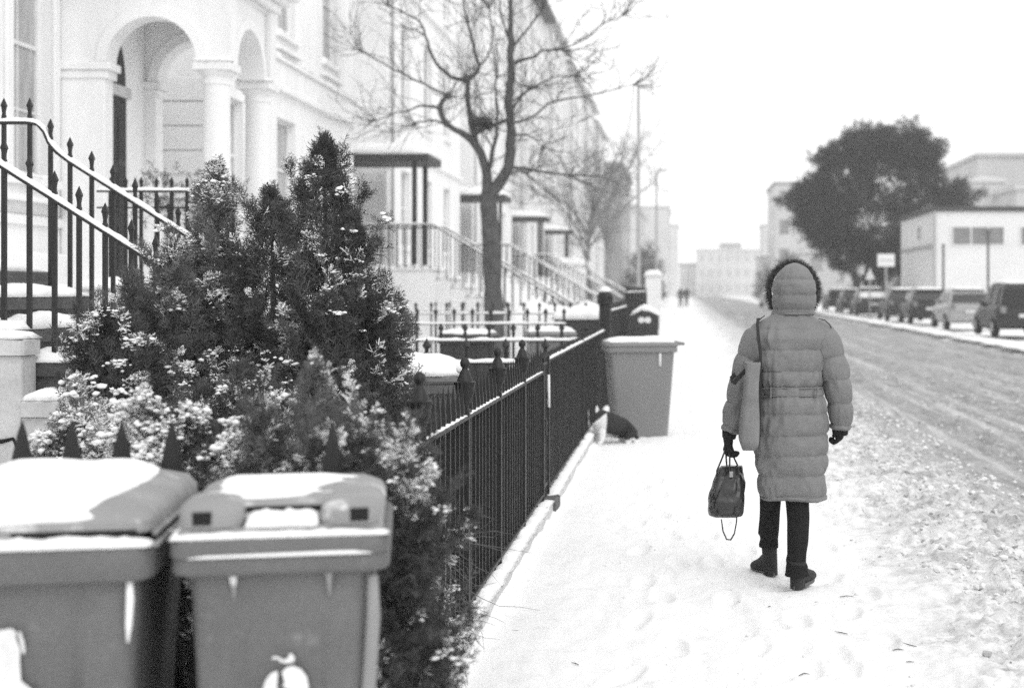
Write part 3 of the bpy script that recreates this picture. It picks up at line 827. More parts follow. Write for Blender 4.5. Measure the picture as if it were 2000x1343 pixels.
def cat_material():
    m = bpy.data.materials.new('cat_coat'); m.use_nodes = True
    nt = m.node_tree; N, L = nt.nodes, nt.links; b = N['Principled BSDF']; b.inputs['Roughness'].default_value = .9
    tc = N.new('ShaderNodeTexCoord'); nz = N.new('ShaderNodeTexNoise'); nz.inputs['Scale'].default_value = 4.5; nz.inputs['Detail'].default_value = 3
    L.new(tc.outputs['Object'], nz.inputs['Vector'])
    sp = N.new('ShaderNodeSeparateXYZ'); L.new(tc.outputs['Object'], sp.inputs[0])
    # white muzzle, chest and belly (low and to the front), black cap, back and tail
    a = N.new('ShaderNodeMath'); a.operation = 'MULTIPLY_ADD'; L.new(sp.outputs[0], a.inputs[0]); a.inputs[1].default_value = -.62; L.new(sp.outputs[2], a.inputs[2])
    c = N.new('ShaderNodeMath'); c.operation = 'MULTIPLY_ADD'; L.new(nz.outputs[0], c.inputs[0]); c.inputs[1].default_value = .10; L.new(a.outputs[0], c.inputs[2])
    d = N.new('ShaderNodeMapRange'); d.inputs[1].default_value = .345; d.inputs[2].default_value = .36; L.new(c.outputs[0], d.inputs[0])
    e = N.new('ShaderNodeMapRange'); e.inputs[1].default_value = .03; e.inputs[2].default_value = .05; L.new(sp.outputs[2], e.inputs[0])
    g = N.new('ShaderNodeMapRange'); g.inputs[1].default_value = -.02; g.inputs[2].default_value = .0; L.new(sp.outputs[0], g.inputs[0])
    mx0 = N.new('ShaderNodeMath'); mx0.operation = 'MULTIPLY'; L.new(e.outputs[0], mx0.inputs[0]); L.new(g.outputs[0], mx0.inputs[1])
    mx = N.new('ShaderNodeMath'); mx.operation = 'MAXIMUM'; L.new(d.outputs[0], mx.inputs[0]); L.new(mx0.outputs[0], mx.inputs[1])
    r = N.new('ShaderNodeMixRGB'); L.new(mx.outputs[0], r.inputs[0]); r.inputs[1].default_value = (.75,)*3 + (1,); r.inputs[2].default_value = (.022,)*3 + (1,)
    L.new(r.outputs[0], b.inputs['Base Color'])
    return m
M['cat'] = cat_material()
CAT = thing('cat', 'black and white cat crouched in the snow in front of the far wheelie bin', 'cat', (-.80, 14.3, .0), radians(22))
cv = [(.30, .02, .14), (.2, .0, .17), (.08, -.01, .18), (-.02, -.02, .22), (-.10, -.05, .29), (-.175, -.08, .235),   # rump, back, shoulders, neck, head, muzzle
      (-.04, -.07, .10), (-.06, -.09, .02), (-.10, -.1, .01), (-.04, .05, .10), (-.06, .06, .02), (-.10, .06, .01),
      (.27, -.08, .10), (.20, -.10, .05), (.25, -.1, .015), (.19, -.11, .01), (.27, .08, .10), (.2, .1, .05), (.25, .1, .015), (.19, .1, .01),
      (.36, .06, .06), (.36, -.04, .025), (.28, -.13, .02)]
ce = [(0,1),(1,2),(2,3),(3,4),(4,5),(3,6),(6,7),(7,8),(3,9),(9,10),(10,11),(0,12),(12,13),(13,14),(14,15),(0,16),(16,17),(17,18),(18,19),(0,20),(20,21),(21,22)]
cr = [.085,.10,.10,.085,.088,.05, .04,.024,.024,.04,.024,.024, .06,.035,.024,.022,.06,.035,.024,.022, .022,.02,.016]
skin_body('body', cv, ce, cr, 'cat', CAT, 2, root=2)
for y in (-.075, .02):
    MB().loft([[(-.12, y-.03, .325), (-.075, y-.025, .325), (-.075, y+.025, .325), (-.12, y+.03, .325)], [(-.102, y-.004, .395), (-.098, y-.004, .395), (-.098, y+.004, .395), (-.102, y+.004, .395)]]).build('ear', 'cat_white' if y < -.05 else 'cat_black', CAT)
for y in (-.075, -.01): MB().lathe([(.002, -.008), (.008, -.004), (.009, 0), (.006, .006), (.001, .008)], 8).build('eye', 'car_glass', CAT, True, loc=(-.17, y, .285))
# upturned snow-tipped twig stake beside the cat
t = tag(MB().tube([(-.97, 14.4, 0), (-.975, 14.4, .2), (-.98, 14.4, .34)], [.028, .024, .018], 8).build('snow_lump_on_stub', 'snow_fluffy', smooth_=True), 'upright snow-coated stub against the fence, left of the cat', 'stub')
# ------------------------------------------------------------------ evergreen bushes
def frond(kind, r, w=.0042):
    """a feathery flat spray of scale leaves, stem along +z, length about 1; returns verts, faces (triangles)"""
    V, T = [], []
    def leaf(p, d, l, ww):
        d = d/np.linalg.norm(d); s = np.cross(d, (0, 1, 0)) + .3*r.normal(size=3); s /= np.linalg.norm(s)
        n = len(V); V.extend([p - s*ww, p + s*ww, p + d*l]); T.append((n, n+1, n+2))
    n = 11 if kind == 0 else 8
    for i in range(n):
        f = (i + .6)/n; side = 1 if i % 2 else -1
        p = np.array([0.04*sin(f*5), 0, f*.9]); l = (.46*(1 - f)**.7 + .1)*(.8 + .4*r.random())
        a = radians(38 + 14*r.random()); d = np.array([side*sin(a), .45*r.normal(), cos(a)]); d /= np.linalg.norm(d)
        leaf(p, d, l, .030)
        for j in range(3):
            g = .25 + .24*j; q = p + d*l*g; s2 = 1 if j % 2 else -1
            b = radians(34*s2); d2 = np.array([d[0]*cos(b) + d[2]*sin(b), d[1] + .3*r.normal(), -d[0]*sin(b) + d[2]*cos(b)])
            leaf(q, d2, l*(.5 - .09*j) + .03, .022)
    leaf(np.array([0, 0, 0.]), np.array([0, 0, 1.]), 1.0, .014); leaf(np.array([0, 0, .6]), np.array([0, 0, 1.]), .45, .02)
    return np.array(V), np.array(T)
_fr = np.random.default_rng(99)
FRONDS = [frond(i % 2, _fr) for i in range(6)]

def place_fronds(mb, P, D, S, r, mi=0, snow_mb_=None, snowy=None):
    """put a spray at each P, stem along D, size S; on the snowy ones the outer leaves also carry snow"""
    k = r.integers(0, len(FRONDS), len(P))
    for t in range(len(FRONDS)):
        sel = np.where(k == t)[0]
        if not len(sel): continue
        V, T = FRONDS[t]
        d = D[sel]/np.linalg.norm(D[sel], axis=1, keepdims=True)
        u = np.cross(d, r.normal(size=d.shape)); u /= np.linalg.norm(u, axis=1, keepdims=True)
        w = np.cross(d, u)
        bend = (V[:, 2]**2)[None, :, None]*.12*w[:, None, :]
        W = P[sel][:, None] + S[sel][:, None, None]*(V[None, :, 0, None]*u[:, None] + V[None, :, 1, None]*w[:, None] + V[None, :, 2, None]*d[:, None] + bend)
        Fa = T[None] + (np.arange(len(sel))*len(V))[:, None, None]
        mb.add(W.reshape(-1, 3), Fa.reshape(-1, 3), mi)
        if snow_mb_ is not None:
            ss = np.where(snowy[sel])[0]
            if len(ss):
                outer = np.where(V[T].mean(1)[:, 2] > .28)[0]
                tri = W[ss][:, T[outer]]                     # sprays, leaves, 3 corners, xyz
                c = tri.mean(2, keepdims=True)
                tri = c + (tri - c)*(1.15, 1.15, 1.0) + np.array((0, 0, .004))
                base = tri[:, :, 0]; right = tri[:, :, 1]; wd = (right - base); ctr = (base + right)/2
                tri[:, :, 0] = ctr - wd*.5; tri[:, :, 1] = ctr + wd*.5
                keep = r.random(tri.shape[:2]) < .62
                q = tri[keep]
                low = q - np.array((0, 0, .004))
                A = np.concatenate([q, low], 1).reshape(-1, 3); m = np.arange(len(q))[:, None]*6
                snow_mb_.add(A, np.concatenate([m + (0, 1, 2), m + (5, 4, 3)]))
                snow_mb_.add(A[:0], np.zeros((0, 4), int)) if False else None
                n0 = snow_mb_.n - len(A); snow_mb_.f.append((np.concatenate([m + (0, 3, 4, 1), m + (1, 4, 5, 2), m + (2, 5, 3, 0)]) + n0, 0))

def bush(name, label, lobes, n, m, seed, size=(.09, .15), snow=.5, snow_r=(.012, .03), group=None, lean=.0, snow_floor=0.0, patch=.1):
    """lobes: (cx, cy, z0, z1, radius, power) upright cones/eggs that together make the crown"""
    r = np.random.default_rng(seed)
    x0, y0 = lobes[0][0], lobes[0][1]
    t = thing(name, label, 'bush', (x0, y0, 0), 0, group)
    Ps, Ds, Ss = [], [], []
    area = np.array([(l[3] - l[2])*l[4] for l in lobes]); cnt = (n*area/area.sum()).astype(int)
    trunk = MB()
    for (cx, cy, z0, z1, rad, pw), c in zip(lobes, cnt):
        trunk.tube([(cx, cy, max(0, z0 - .05)), (cx + .02, cy, (z0 + z1)/2), (cx, cy, z1 - .06)], [.03, .018, .004], 6)
        f = r.random(c)**1.15
        prof = np.where(f < .25, .62 + .38*np.sin(f/.25*pi/2), (1 - (f - .25)/.75)**pw)
        a = r.random(c)*2*pi
        bumpy = 1 + .28*noise3(np.cos(a)*1.8 + seed, np.sin(a)*1.8, f*6, seed) + .13*noise3(np.cos(a)*5, np.sin(a)*5, f*16, seed+1)
        depth = r.random(c)**.5
        R = rad*prof*bumpy*(.30 + .70*depth) + .01
        P = np.stack([cx + R*np.cos(a), cy + R*np.sin(a), z0 + f*(z1 - z0)], 1)
        up = .55 + 1.1*f + .25*r.random(c)
        D = np.stack([np.cos(a), np.sin(a), up], 1) + .32*r.normal(size=(c, 3)); D[:, 2] = np.abs(D[:, 2])
        top = f > .93; D[top, 2] += 2
        S = (size[0] + (size[1] - size[0])*r.random(c))*(1 - .25*f)
        Ps.append(P - D/np.linalg.norm(D, axis=1, keepdims=True)*S[:, None]*.45); Ds.append(D); Ss.append(S)
        # a leading shoot
        k = 16; zz = z1 - .16 + .2*np.arange(k)/k
        Ps.append(np.stack([np.full(k, cx) + .008*r.normal(size=k), np.full(k, cy), zz], 1)); Ds.append(np.stack([.5*r.normal(size=k), .5*r.normal(size=k), np.full(k, 1.3)], 1)); Ss.append(np.linspace(.10, .05, k))
    # ragged side leaders that break the outline
    for (cx, cy, z0, z1, rad, pw) in lobes:
        for q in range(int(10 + 60*rad)):
            f = r.random()*.9; a = r.random()*2*pi
            pr = rad*(.62 + .38*sin(min(f, .25)/.25*pi/2) if f < .25 else (1 - (f - .25)/.75)**pw)
            o_ = np.array([cx + pr*.72*cos(a), cy + pr*.72*sin(a), z0 + f*(z1 - z0)])
            d_ = np.array([cos(a)*.75, sin(a)*.75, .9 + .8*f]) + .25*r.normal(size=3); d_ /= np.linalg.norm(d_)
            L_ = (.16 + .2*r.random())*(.6 + .4*(1-f)) ; k = int(22 + 50*L_)
            s_ = r.random(k)
            Ps.append(o_ + d_*L_*s_[:, None] + r.normal(size=(k, 3))*.018*(1.3 - s_)[:, None])
            Ds.append(d_ + .55*r.normal(size=(k, 3))); Ss.append((size[0]*.75 + .05*r.random(k))*(1.05 - .35*s_))
    P, D, S = np.concatenate(Ps), np.concatenate(Ds), np.concatenate(Ss)
    trunk.build('trunk', 'bark', t, True, world=True)
    mb = MB(); sm = MB(); snowy = np.zeros(len(P), bool)
    if snow:
        tip = P + D/np.linalg.norm(D, axis=1, keepdims=True)*S[:, None]*.62
        # snow lies in patches on the outward, upper sprays
        clump = noise3(tip[:, 0]*8, tip[:, 1]*8, tip[:, 2]*8, seed+9) + .5*noise3(tip[:, 0]*27, tip[:, 1]*27, tip[:, 2]*27, seed+10)
        dr = np.concatenate([np.full(0, 0)])
        rr = np.full(len(P), 0.)
        for cx, cy, z0, z1, rad, pw in lobes:
            f = np.clip((tip[:, 2] - z0)/(z1 - z0), 0, 1)
            pr = rad*np.where(f < .25, .62 + .38*np.sin(f/.25*pi/2), (1 - (f - .25)/.75)**pw) + .03
            rr = np.maximum(rr, 1 - np.clip(np.hypot(tip[:, 0]-cx, tip[:, 1]-cy)/pr - .72, -1, 0)*-3)
        snowy = (clump > patch + .22) & (rr > .5) & (r.random(len(P)) < snow*.75) & (tip[:, 2] > snow_floor)
        ok = (clump > patch + .12) & (rr > .45) & (r.random(len(P)) < snow*.3) & (tip[:, 2] > snow_floor)
        Q = tip[ok]
        big = snow_r[0] + (snow_r[1] - snow_r[0])*r.random(len(Q))**2.5
        K = 9; Q3 = np.repeat(Q, K, 0); b3 = np.repeat(big, K)
        Q3 = Q3 + r.normal(size=Q3.shape)*b3[:, None]*(.95, .95, .40)
        R3 = b3*(.16 + .4*r.random(len(Q3)))
        blobs(sm, Q3, np.stack([R3*1.3, R3, R3*.62], 1), 1, 1, seed, .9)
    place_fronds(mb, P, D, S, r, 0, sm, snowy)
    mb.build('foliage', m, t, world=True)
    if snow:
        sm.build('snow', 'snow_fluffy', t, True, world=True)
    return t

bush('evergreen_bush', 'tallest dark conical evergreen with a pointed top in the middle of the bush group',
     [(-1.67, 6.6, .35, 2.24, .39, .8), (-1.93, 6.65, .5, 2.0, .28, .7), (-1.52, 6.55, .3, 1.88, .25, .8), (-1.60, 6.35, .3, 1.5, .34, .75)], 5600, 'leaf', 11, (.08, .15), .30)
bush('evergreen_bush', 'left evergreen with a sparse feathery top against the porch',
     [(-2.25, 6.85, .4, 2.14, .30, .85), (-2.42, 6.75, .3, 1.78, .26, .8), (-2.14, 6.7, .3, 1.6, .32, .8), (-2.36, 6.6, .3, 1.5, .28, .8), (-2.56, 6.6, .4, 1.62, .24, .7)], 3700, 'leaf_pale', 12, (.09, .16), .6)
bush('evergreen_bush', 'thin upright evergreen at the right of the group beside the fence',
     [(-1.42, 6.75, .3, 1.60, .13, .7), (-1.37, 6.8, .4, 1.50, .10, .7)], 900, 'leaf_pale', 13, (.1, .16), .45)
bush('evergreen_bush', 'round snow-flecked evergreen low at the left in front of the steps',
     [(-2.36, 6.2, .3, 1.32, .36, .55), (-2.12, 6.1, .3, 1.05, .28, .55), (-2.54, 6.25, .35, 1.45, .24, .7)], 3600, 'leaf', 14, (.07, .13), .6, (.012, .03), patch=.08)
bush('evergreen_bush', 'dark low evergreen in the centre with snow clumps on its shoulders',
     [(-1.76, 5.7, .2, 1.22, .32, .6), (-1.95, 5.75, .2, 1.12, .25, .6)], 2600, 'leaf', 15, (.07, .13), .7, (.012, .03), patch=.1)
bush('evergreen_bush', 'small spreading evergreen weighed down with snow beside the plinth wall',
     [(-2.32, 5.6, .3, 1.08, .27, .4), (-2.08, 5.4, .3, .95, .23, .4)], 1700, 'leaf_pale', 16, (.09, .15), .95, (.015, .04), patch=-.3)
bush('evergreen_bush', 'snow-heaped evergreen just above the gap between the bins',
     [(-1.72, 4.9, .3, 1.13, .24, .5), (-1.52, 4.8, .3, 1.05, .22, .5)], 1700, 'leaf', 17, (.07, .12), .95, (.012, .036), patch=-.35)
bush('evergreen_bush', 'paler soft-focus evergreen behind the narrow foreground bin',
     [(-1.15, 4.45, .2, 1.30, .20, .7), (-1.32, 4.5, .2, 1.15, .20, .7), (-.98, 4.5, .2, 1.12, .17, .6)], 2300, 'leaf_pale', 18, (.06, .12), .5, (.008, .02), patch=.15)
bush('evergreen_bush', 'evergreen spilling over the near fence towards the pavement at bottom centre',
     [(-.89, 4.35, .1, 1.02, .15, .5), (-.84, 4.2, .0, .80, .16, .5), (-.79, 4.05, .0, .50, .15, .5), (-.86, 4.0, .0, .62, .14, .5), (-.92, 4.7, .1, .95, .11, .6), (-.91, 4.12, .55, 1.12, .14, .45), (-.93, 4.5, .6, 1.08, .12, .45)], 4600, 'leaf', 19, (.06, .11), .55, (.008, .022), patch=.15)
bush('evergreen_bush', 'low evergreen underplanting inside the near fence behind the bins',
     [(-1.3, 4.15, .0, .9, .2, .5), (-1.15, 5.2, .0, .95, .22, .5), (-1.55, 4.3, .0, .95, .2, .5), (-1.5, 5.3, 0, 1.0, .3, .5)], 2400, 'leaf', 20, (.08, .14), .4, (.01, .02))
# dry stems pushing through the fence
mb = MB(); r = np.random.default_rng(12)
for i in range(150):
    y0_ = 4.3 + 1.9*r.random(); x0_ = -1.0 + .05*r.random(); z0_ = .12 + .42*r.random()
    l = .14 + .24*r.random(); a = r.normal()*.7 + (-.6 if r.random() < .5 else .5); e = r.normal()*.4
    p = [np.array([x0_, y0_, z0_])]; d = np.array([cos(a)*.8, -abs(sin(a)), e]); d /= np.linalg.norm(d)
    for k in range(4):
        p.append(p[-1] + d*l/4); d = d + r.normal(size=3)*.26 - np.array([0, 0, .06]); d /= np.linalg.norm(d)
    mb.tube(p, [.0018, .0015, .0012, .0010, .0006], 4)
tag(mb.build('dry_stems', 'dry'), 'thin dry stems poking out through the near fence', 'stems')['kind'] = 'stuff'

# ------------------------------------------------------------------ bare pollarded tree
def bare_tree(name, label, limbs, Y, seed, m='bark', twigs=7, tr=.012, knobs=True, jit=.25):
    """limbs: list of (points[(X, Z)], r0, r1); twig sheaves spring from limb ends"""
    r = np.random.default_rng(seed)
    t = thing(name, label, 'tree', (limbs[0][0][0][0], Y, 0))
    tw = MB(); first = True
    for pts, r0, r1 in limbs:
        P = np.array([(x, 0, z) for x, z in pts], float)
        off = np.cumsum(r.normal(size=len(P))*.12); off[0] = 0
        P[:, 1] = Y + off*(0 if first else 1)
        # smooth subdivide with gnarl
        c = np.r_[0, np.cumsum(np.linalg.norm(np.diff(P, axis=0), axis=1))]; n = max(5, int(c[-1]/.14)); s = np.linspace(0, c[-1], n)
        Q = np.stack([np.interp(s, c, P[:, i]) for i in range(3)], 1)
        Q[1:-1] = .25*Q[:-2] + .5*Q[1:-1] + .25*Q[2:]
        rad = np.linspace(r0, r1, n)*(1 if first else .86)*(1 + .12*noise2(s*3, seed, 3))
        MB().tube(Q + r.normal(size=Q.shape)*(.0 if first else .012), rad, 9).build('trunk' if first else 'limb', m, t, True, world=True)
        if not first:
            if knobs:
                kb = MB(); blobs(kb, [Q[-1]], [r1*1.5 + .012], .9, 2, seed, .5); kb.build('knuckle', m, t, True, world=True)
            d0 = Q[-1] - Q[-3]; d0 /= np.linalg.norm(d0)
            starts = [(Q[-1], d0, twigs)] + [(Q[int(k)], d0, 2) for k in r.integers(2, n, max(1, int(c[-1]*2.6)))]
            for o_, dd, cnt in starts:
                for _ in range(cnt):
                    d = dd*.8 + r.normal(size=3)*.75 + np.array((0, 0, .25)); d /= np.linalg.norm(d)
                    L_ = (.5 + 1.3*r.random())*(.7 if r1 < .0145 else 1.0); p = [o_.copy()]; k = 7
                    for q in range(k):
                        p.append(p[-1] + d*L_/k); d = d + r.normal(size=3)*.16 + np.array((0, 0, .04)); d /= np.linalg.norm(d)
                    tw.tube(p, np.linspace(tr, tr*.35, k+1), 4)
                    for b in range(int(2 + 4*r.random())):
                        i = int(r.integers(2, k)); d3 = d + r.normal(size=3)*.7; d3 /= np.linalg.norm(d3); pp = [p[i]]; l3 = .2 + .45*r.random()
                        for q in range(4): pp.append(pp[-1] + d3*l3/4); d3 = d3 + r.normal(size=3)*.2; d3 /= np.linalg.norm(d3)
                        tw.tube(pp, np.linspace(tr*.6, tr*.25, 5), 3)
        first = False
    o = tw.build('twigs', m, t, world=True); o['kind'] = 'stuff'
    return t
TY = 28.0
def px(pts): return [((x - 1335)*TY/F, CAMH - (y - 565)*TY/F) for x, y in pts]
bare_tree('bare_tree', 'large bare pollarded street tree with gnarled forked limbs in front of the white houses', [
    (px([(968, 722), (966, 640), (962, 560), (960, 480), (956, 430), (952, 378)]), .21, .155),
    (px([(952, 384), (951, 335), (937, 291), (915, 265), (881, 251), (864, 228), (863, 206), (881, 191)]), .125, .04),
    (px([(930, 280), (918, 228), (915, 190), (911, 157)]), .075, .05),
    (px([(911, 160), (894, 157), (868, 144), (847, 117), (837, 80), (824, 44), (790, 28), (760, 13)]), .045, .014),
    (px([(911, 160), (928, 151), (938, 127), (928, 104), (915, 50), (905, 13), (900, -30)]), .045, .018),
    (px([(881, 191), (830, 168), (774, 141), (740, 122), (712, 105)]), .028, .014),
    (px([(864, 212), (840, 206), (814, 214), (767, 224), (735, 236)]), .03, .01),
    (px([(881, 251), (860, 240), (838, 236), (815, 245)]), .03, .015),
    (px([(955, 335), (965, 291), (975, 251), (972, 201), (966, 171), (970, 150)]), .055, .02),
    (px([(952, 384), (982, 352), (997, 322), (1000, 268), (997, 201), (1003, 150), (1002, 114), (1003, 34), (1008, -30)]), .14, .04),
    (px([(999, 325), (1035, 328), (1075, 335), (1112, 342)]), .035, .02),
    (px([(1003, 124), (1042, 114), (1069, 100), (1102, 104)]), .04, .015),
    (px([(1069, 100), (1105, 96), (1139, 84), (1166, 57), (1216, 30)]), .018, .008),
    (px([(1002, 241), (1035, 228), (1062, 201), (1100, 192), (1156, 181), (1236, 161)]), .03, .008),
    (px([(1000, 215), (1020, 190), (1035, 178)]), .03, .015),
    (px([(1000, 200), (1030, 175), (1070, 150), (1120, 145)]), .022, .01),
    (px([(1000, 268), (1025, 262), (1050, 275), (1062, 290)]), .022, .012),
    (px([(960, 372), (985, 340), (1012, 332), (1030, 340)]), .03, .015),
    (px([(930, 262), (950, 250), (975, 246), (996, 238)]), .04, .03),
    (px([(1002, 100), (985, 60), (975, 20), (970, -30)]), .03, .012),
    (px([(1002, 90), (1030, 50), (1055, 10), (1070, -30)]), .03, .012),
    (px([(938, 127), (955, 100), (960, 60), (950, 10)]), .02, .01),
], TY, 5, twigs=11, tr=.0085)
# rook's nest of twigs in the fork
mb = MB(); r = np.random.default_rng(8); c0 = np.array([*px([(941, 240)])[0]])
for i in range(260):
    a = r.random()*2*pi; p = np.array([c0[0], TY, c0[1]]) + np.array([.2*cos(a), .2*sin(a), .1*r.normal()])*r.random()**.5; d = r.normal(size=3)*(1, 1, .4); d /= np.linalg.norm(d)
    mb.tube([p - d*.12, p + d*.12], .007, 3)
tag(mb.build('nest', 'bark'), 'clump of twigs lodged in the fork of the large bare tree', 'nest')

def auto_tree(name, label, x, y, h, seed, m='bark_hazed', spread=.45, r0=.16, n=13, group=None):
    r = np.random.default_rng(seed); limbs = [([(x, 0), (x + .05, h*.16), (x, h*.3)], r0, r0*.7)]
    for i in range(n):
        z = h*(.22 + .35*r.random()); a = r.normal()*spread; l = h*(.3 + .35*r.random()); p = [(x + .02*r.normal(), z)]; b = a*.6
        for k in range(5): p.append((p[-1][0] + sin(b)*l/5, p[-1][1] + cos(b)*l/5)); b += (a - b)*.4 + .15*r.normal()
        limbs.append((p, r0*.35, .015))
    return bare_tree(name, label, limbs, y, seed, m, twigs=5, tr=.013, knobs=False)
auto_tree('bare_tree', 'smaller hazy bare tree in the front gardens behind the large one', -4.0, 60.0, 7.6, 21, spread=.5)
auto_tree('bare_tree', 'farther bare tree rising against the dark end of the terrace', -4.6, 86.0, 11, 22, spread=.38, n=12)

# ------------------------------------------------------------------ big dark yew across the road
t = thing('yew_tree', 'huge dark evergreen tree with a rounded crown across the road', 'tree', (12.0, 93, 0))
YX, YY = 12.6, 93
mb = MB(); mb.tube([(12.0, YY, -.2), (12.1, YY, 1.5), (12.3, YY, 4)], [.5, .4, .35], 10); mb.tube([(12.9, YY, -.2), (12.9, YY, 1.6), (13.2, YY, 4)], [.4, .3, .25], 10); mb.tube([(11.5, YY+.5, -.2), (11.3, YY, 2), (10.7, YY, 4)], [.3, .25, .2], 8)
mb.build('trunk', 'bark', t, True, world=True)
r = np.random.default_rng(31)
s93 = YY/F
# crown outline measured from the photograph: (px, py, radius px)
lob = [(1730, 335, 80), (1650, 345, 62), (1800, 315, 48), (1755, 290, 42), (1695, 300, 46), (1610, 405, 58), (1645, 440, 75), (1720, 440, 100), (1795, 400, 62), (1580, 400, 32), (1600, 450, 36), (1840, 385, 38), (1665, 495, 48), (1735, 505, 55), (1700, 522, 42), (1748, 525, 38), (1670, 505, 34)]
for q in range(150):      # ragged boughs round the outline
    a = q*2.399; b0 = (1722 + 182*cos(a)*(.6 + .42*r.random()**1.4), 388 + 145*sin(a)*(.62 + .42*r.random()**1.4))
    if b0[1] < 500: lob.append((b0[0], b0[1], 9 + 16*r.random()))
for b0 in ((1840, 262, 12), (1852, 275, 10), (1870, 370, 18), (1893, 375, 16), (1908, 388, 12), (1918, 395, 8), (1535, 385, 14), (1540, 405, 12), (1560, 370, 14), (1600, 305, 14), (1612, 290, 12), (1690, 246, 12), (1740, 240, 13), (1790, 245, 12), (1815, 250, 10), (1850, 300, 14), (1560, 430, 12), (1575, 470, 14)): lob.append(b0)
P, D, S = [], [], []
for bx, by, br in lob:
    n = int(8.5*br*br/60) + (30 if br > 28 else 14)
    cx, cz, rad = (bx - 1335)*s93, CAMH - (by - 565)*s93, br*s93
    q = r.normal(size=(n, 3)); q /= np.linalg.norm(q, axis=1, keepdims=True)
    k = r.random(n)**.33*(1 + .3*noise3(q[:, 0]*3 + bx, q[:, 1]*3, q[:, 2]*3, 3))
    pp = np.array([cx, YY + (r.random() - .5)*2, cz]) + q*(k*rad)[:, None]*(1, 1.3, 1)
    P.append(pp); D.append(q*(1.2, 1, .6) + np.array((0, 0, .1)) + .3*r.normal(size=q.shape)); S.append((.42 + .5*r.random(n))*(1 if br > 28 else .8))
mb = MB(); P, D, S = map(np.concatenate, (P, D, S))
kk = (noise3(P[:, 0]*.75, P[:, 1]*.2, P[:, 2]*.95, 71) + .6*noise3(P[:, 0]*2.1, P[:, 1]*.3, P[:, 2]*2.4, 72)) > -.30 - .35*(1 - np.clip(np.hypot(P[:, 0] - 13, P[:, 2] - 7.5)/4.5, 0, 1))
P, D, S = P[kk], D[kk], S[kk]
# trim to the tree's own uneven outline: flat spreading boughs to the right, a low skirt to the left
ol = np.array([(1600, 495), (1572, 468), (1556, 440), (1534, 412), (1524, 386), (1552, 362), (1584, 338), (1592, 300), (1612, 284), (1640, 276), (1656, 258), (1690, 238), (1738, 229), (1788, 238), (1808, 264), (1852, 266), (1850, 292), (1836, 315), (1862, 338), (1882, 356), (1926, 382), (1905, 402), (1860, 420), (1800, 470), (1780, 545), (1690, 545), (1640, 522)], float)
oa = np.arctan2(-(ol[:, 1] - 400), ol[:, 0] - 1715); orr = np.hypot(ol[:, 0] - 1715, ol[:, 1] - 400); so_ = np.argsort(oa); oa, orr = oa[so_], orr[so_]
qx, qy = P[:, 0]/s93 + 1335 - 1715, -(P[:, 2] - CAMH)/s93 + 565 - 400
qa = np.arctan2(-qy, qx); lim = np.interp(qa, oa, orr, period=2*pi)*(1 + .07*noise2(qa*9, 0, 5) + .07*noise2(qa*26, 4, 6)) - 6
kk = np.hypot(qx, qy) < lim
P, D, S = P[kk], D[kk], S[kk]
_keep = FRONDS; FR2 = []
for V, T in FRONDS: FR2.append((V*(1.3, 1.3, 1), T[::2]))
FRONDS = FR2; place_fronds(mb, P, D, S, r); FRONDS = _keep
mb.build('foliage', 'leaf_tree', t, world=True)
# ------------------------------------------------------------------ the walking woman, seen from behind
SW = F/7.5
def wx(x): return (x - 1335)/SW
def wz(y): return CAMH - (y - 565)/SW
W = thing('person', 'person walking away in a long quilted hooded coat, dark trousers and ankle boots', 'person', (.58, 7.5, 0))
CY = 7.5
# body under the clothes: one continuous skin
Lf = (wx(1497), 7.76, .03); Rf = (wx(1560), 7.26, .03)
bv = [(.57, CY, .90), (.57, CY, 1.05), (.57, CY-.01, 1.22), (.575, CY, 1.33), (.578, CY+.03, 1.43), (.58, CY+.05, 1.52), (.58, CY+.06, 1.62),     # 0 pelvis .. 6 head top
      (.49, CY+.03, .88), (wx(1506), CY+.06, .46), (wx(1507), 7.7, .16), (wx(1500), 7.75, .05),
      (.65, CY, .88), (wx(1557), CY-.04, .46), (wx(1551), 7.31, .16), (wx(1560), 7.36, .05),
      (.46, CY, 1.31), (wx(1462), CY, 1.12), (wx(1428), CY+.02, .86), (wx(1424), CY+.02, .78),
      (.69, CY, 1.31), (wx(1642), CY, 1.08), (wx(1645), CY+.05, .86), (wx(1643), CY+.06, .79)]
be = [(0,1),(1,2),(2,3),(3,4),(4,5),(5,6),(0,7),(7,8),(8,9),(9,10),(0,11),(11,12),(12,13),(13,14),(3,15),(15,16),(16,17),(17,18),(3,19),(19,20),(20,21),(21,22)]
br = [.11,.10,.11,.08,.045,.075,.065, .06,.03,.02,.02, .06,.03,.02,.02, .05,.038,.026,.03, .05,.038,.026,.03]
body = skin_body('body', [np.array(v) - np.array((.58, 7.5, 0)) for v in bv], be, br, 'skin', W, 2)
for dx in (-.03, .03): MB().lathe([(.001, -.011), (.008, -.008), (.011, 0), (.008, .008), (.001, .011)], 10).build('eye', 'car_glass', W, True, loc=(dx + .0, .125, 1.575))
MB().loft([[(-.012, .125, 1.535), (.012, .125, 1.535), (.0, .15, 1.54)], [(-.005, .125, 1.575), (.005, .125, 1.575), (0, .13, 1.575)]]).build('nose', 'skin', W, True)
MB().tube([(-.022, .122, 1.512), (0, .13, 1.510), (.022, .122, 1.512)], [.003, .005, .003], 6).build('mouth', 'trouser', W, True)
MB().lathe([(.08, 1.5), (.09, 1.57), (.075, 1.65), (.03, 1.675)], 16, c=(0, .04)).build('hair', 'fur', W, True)

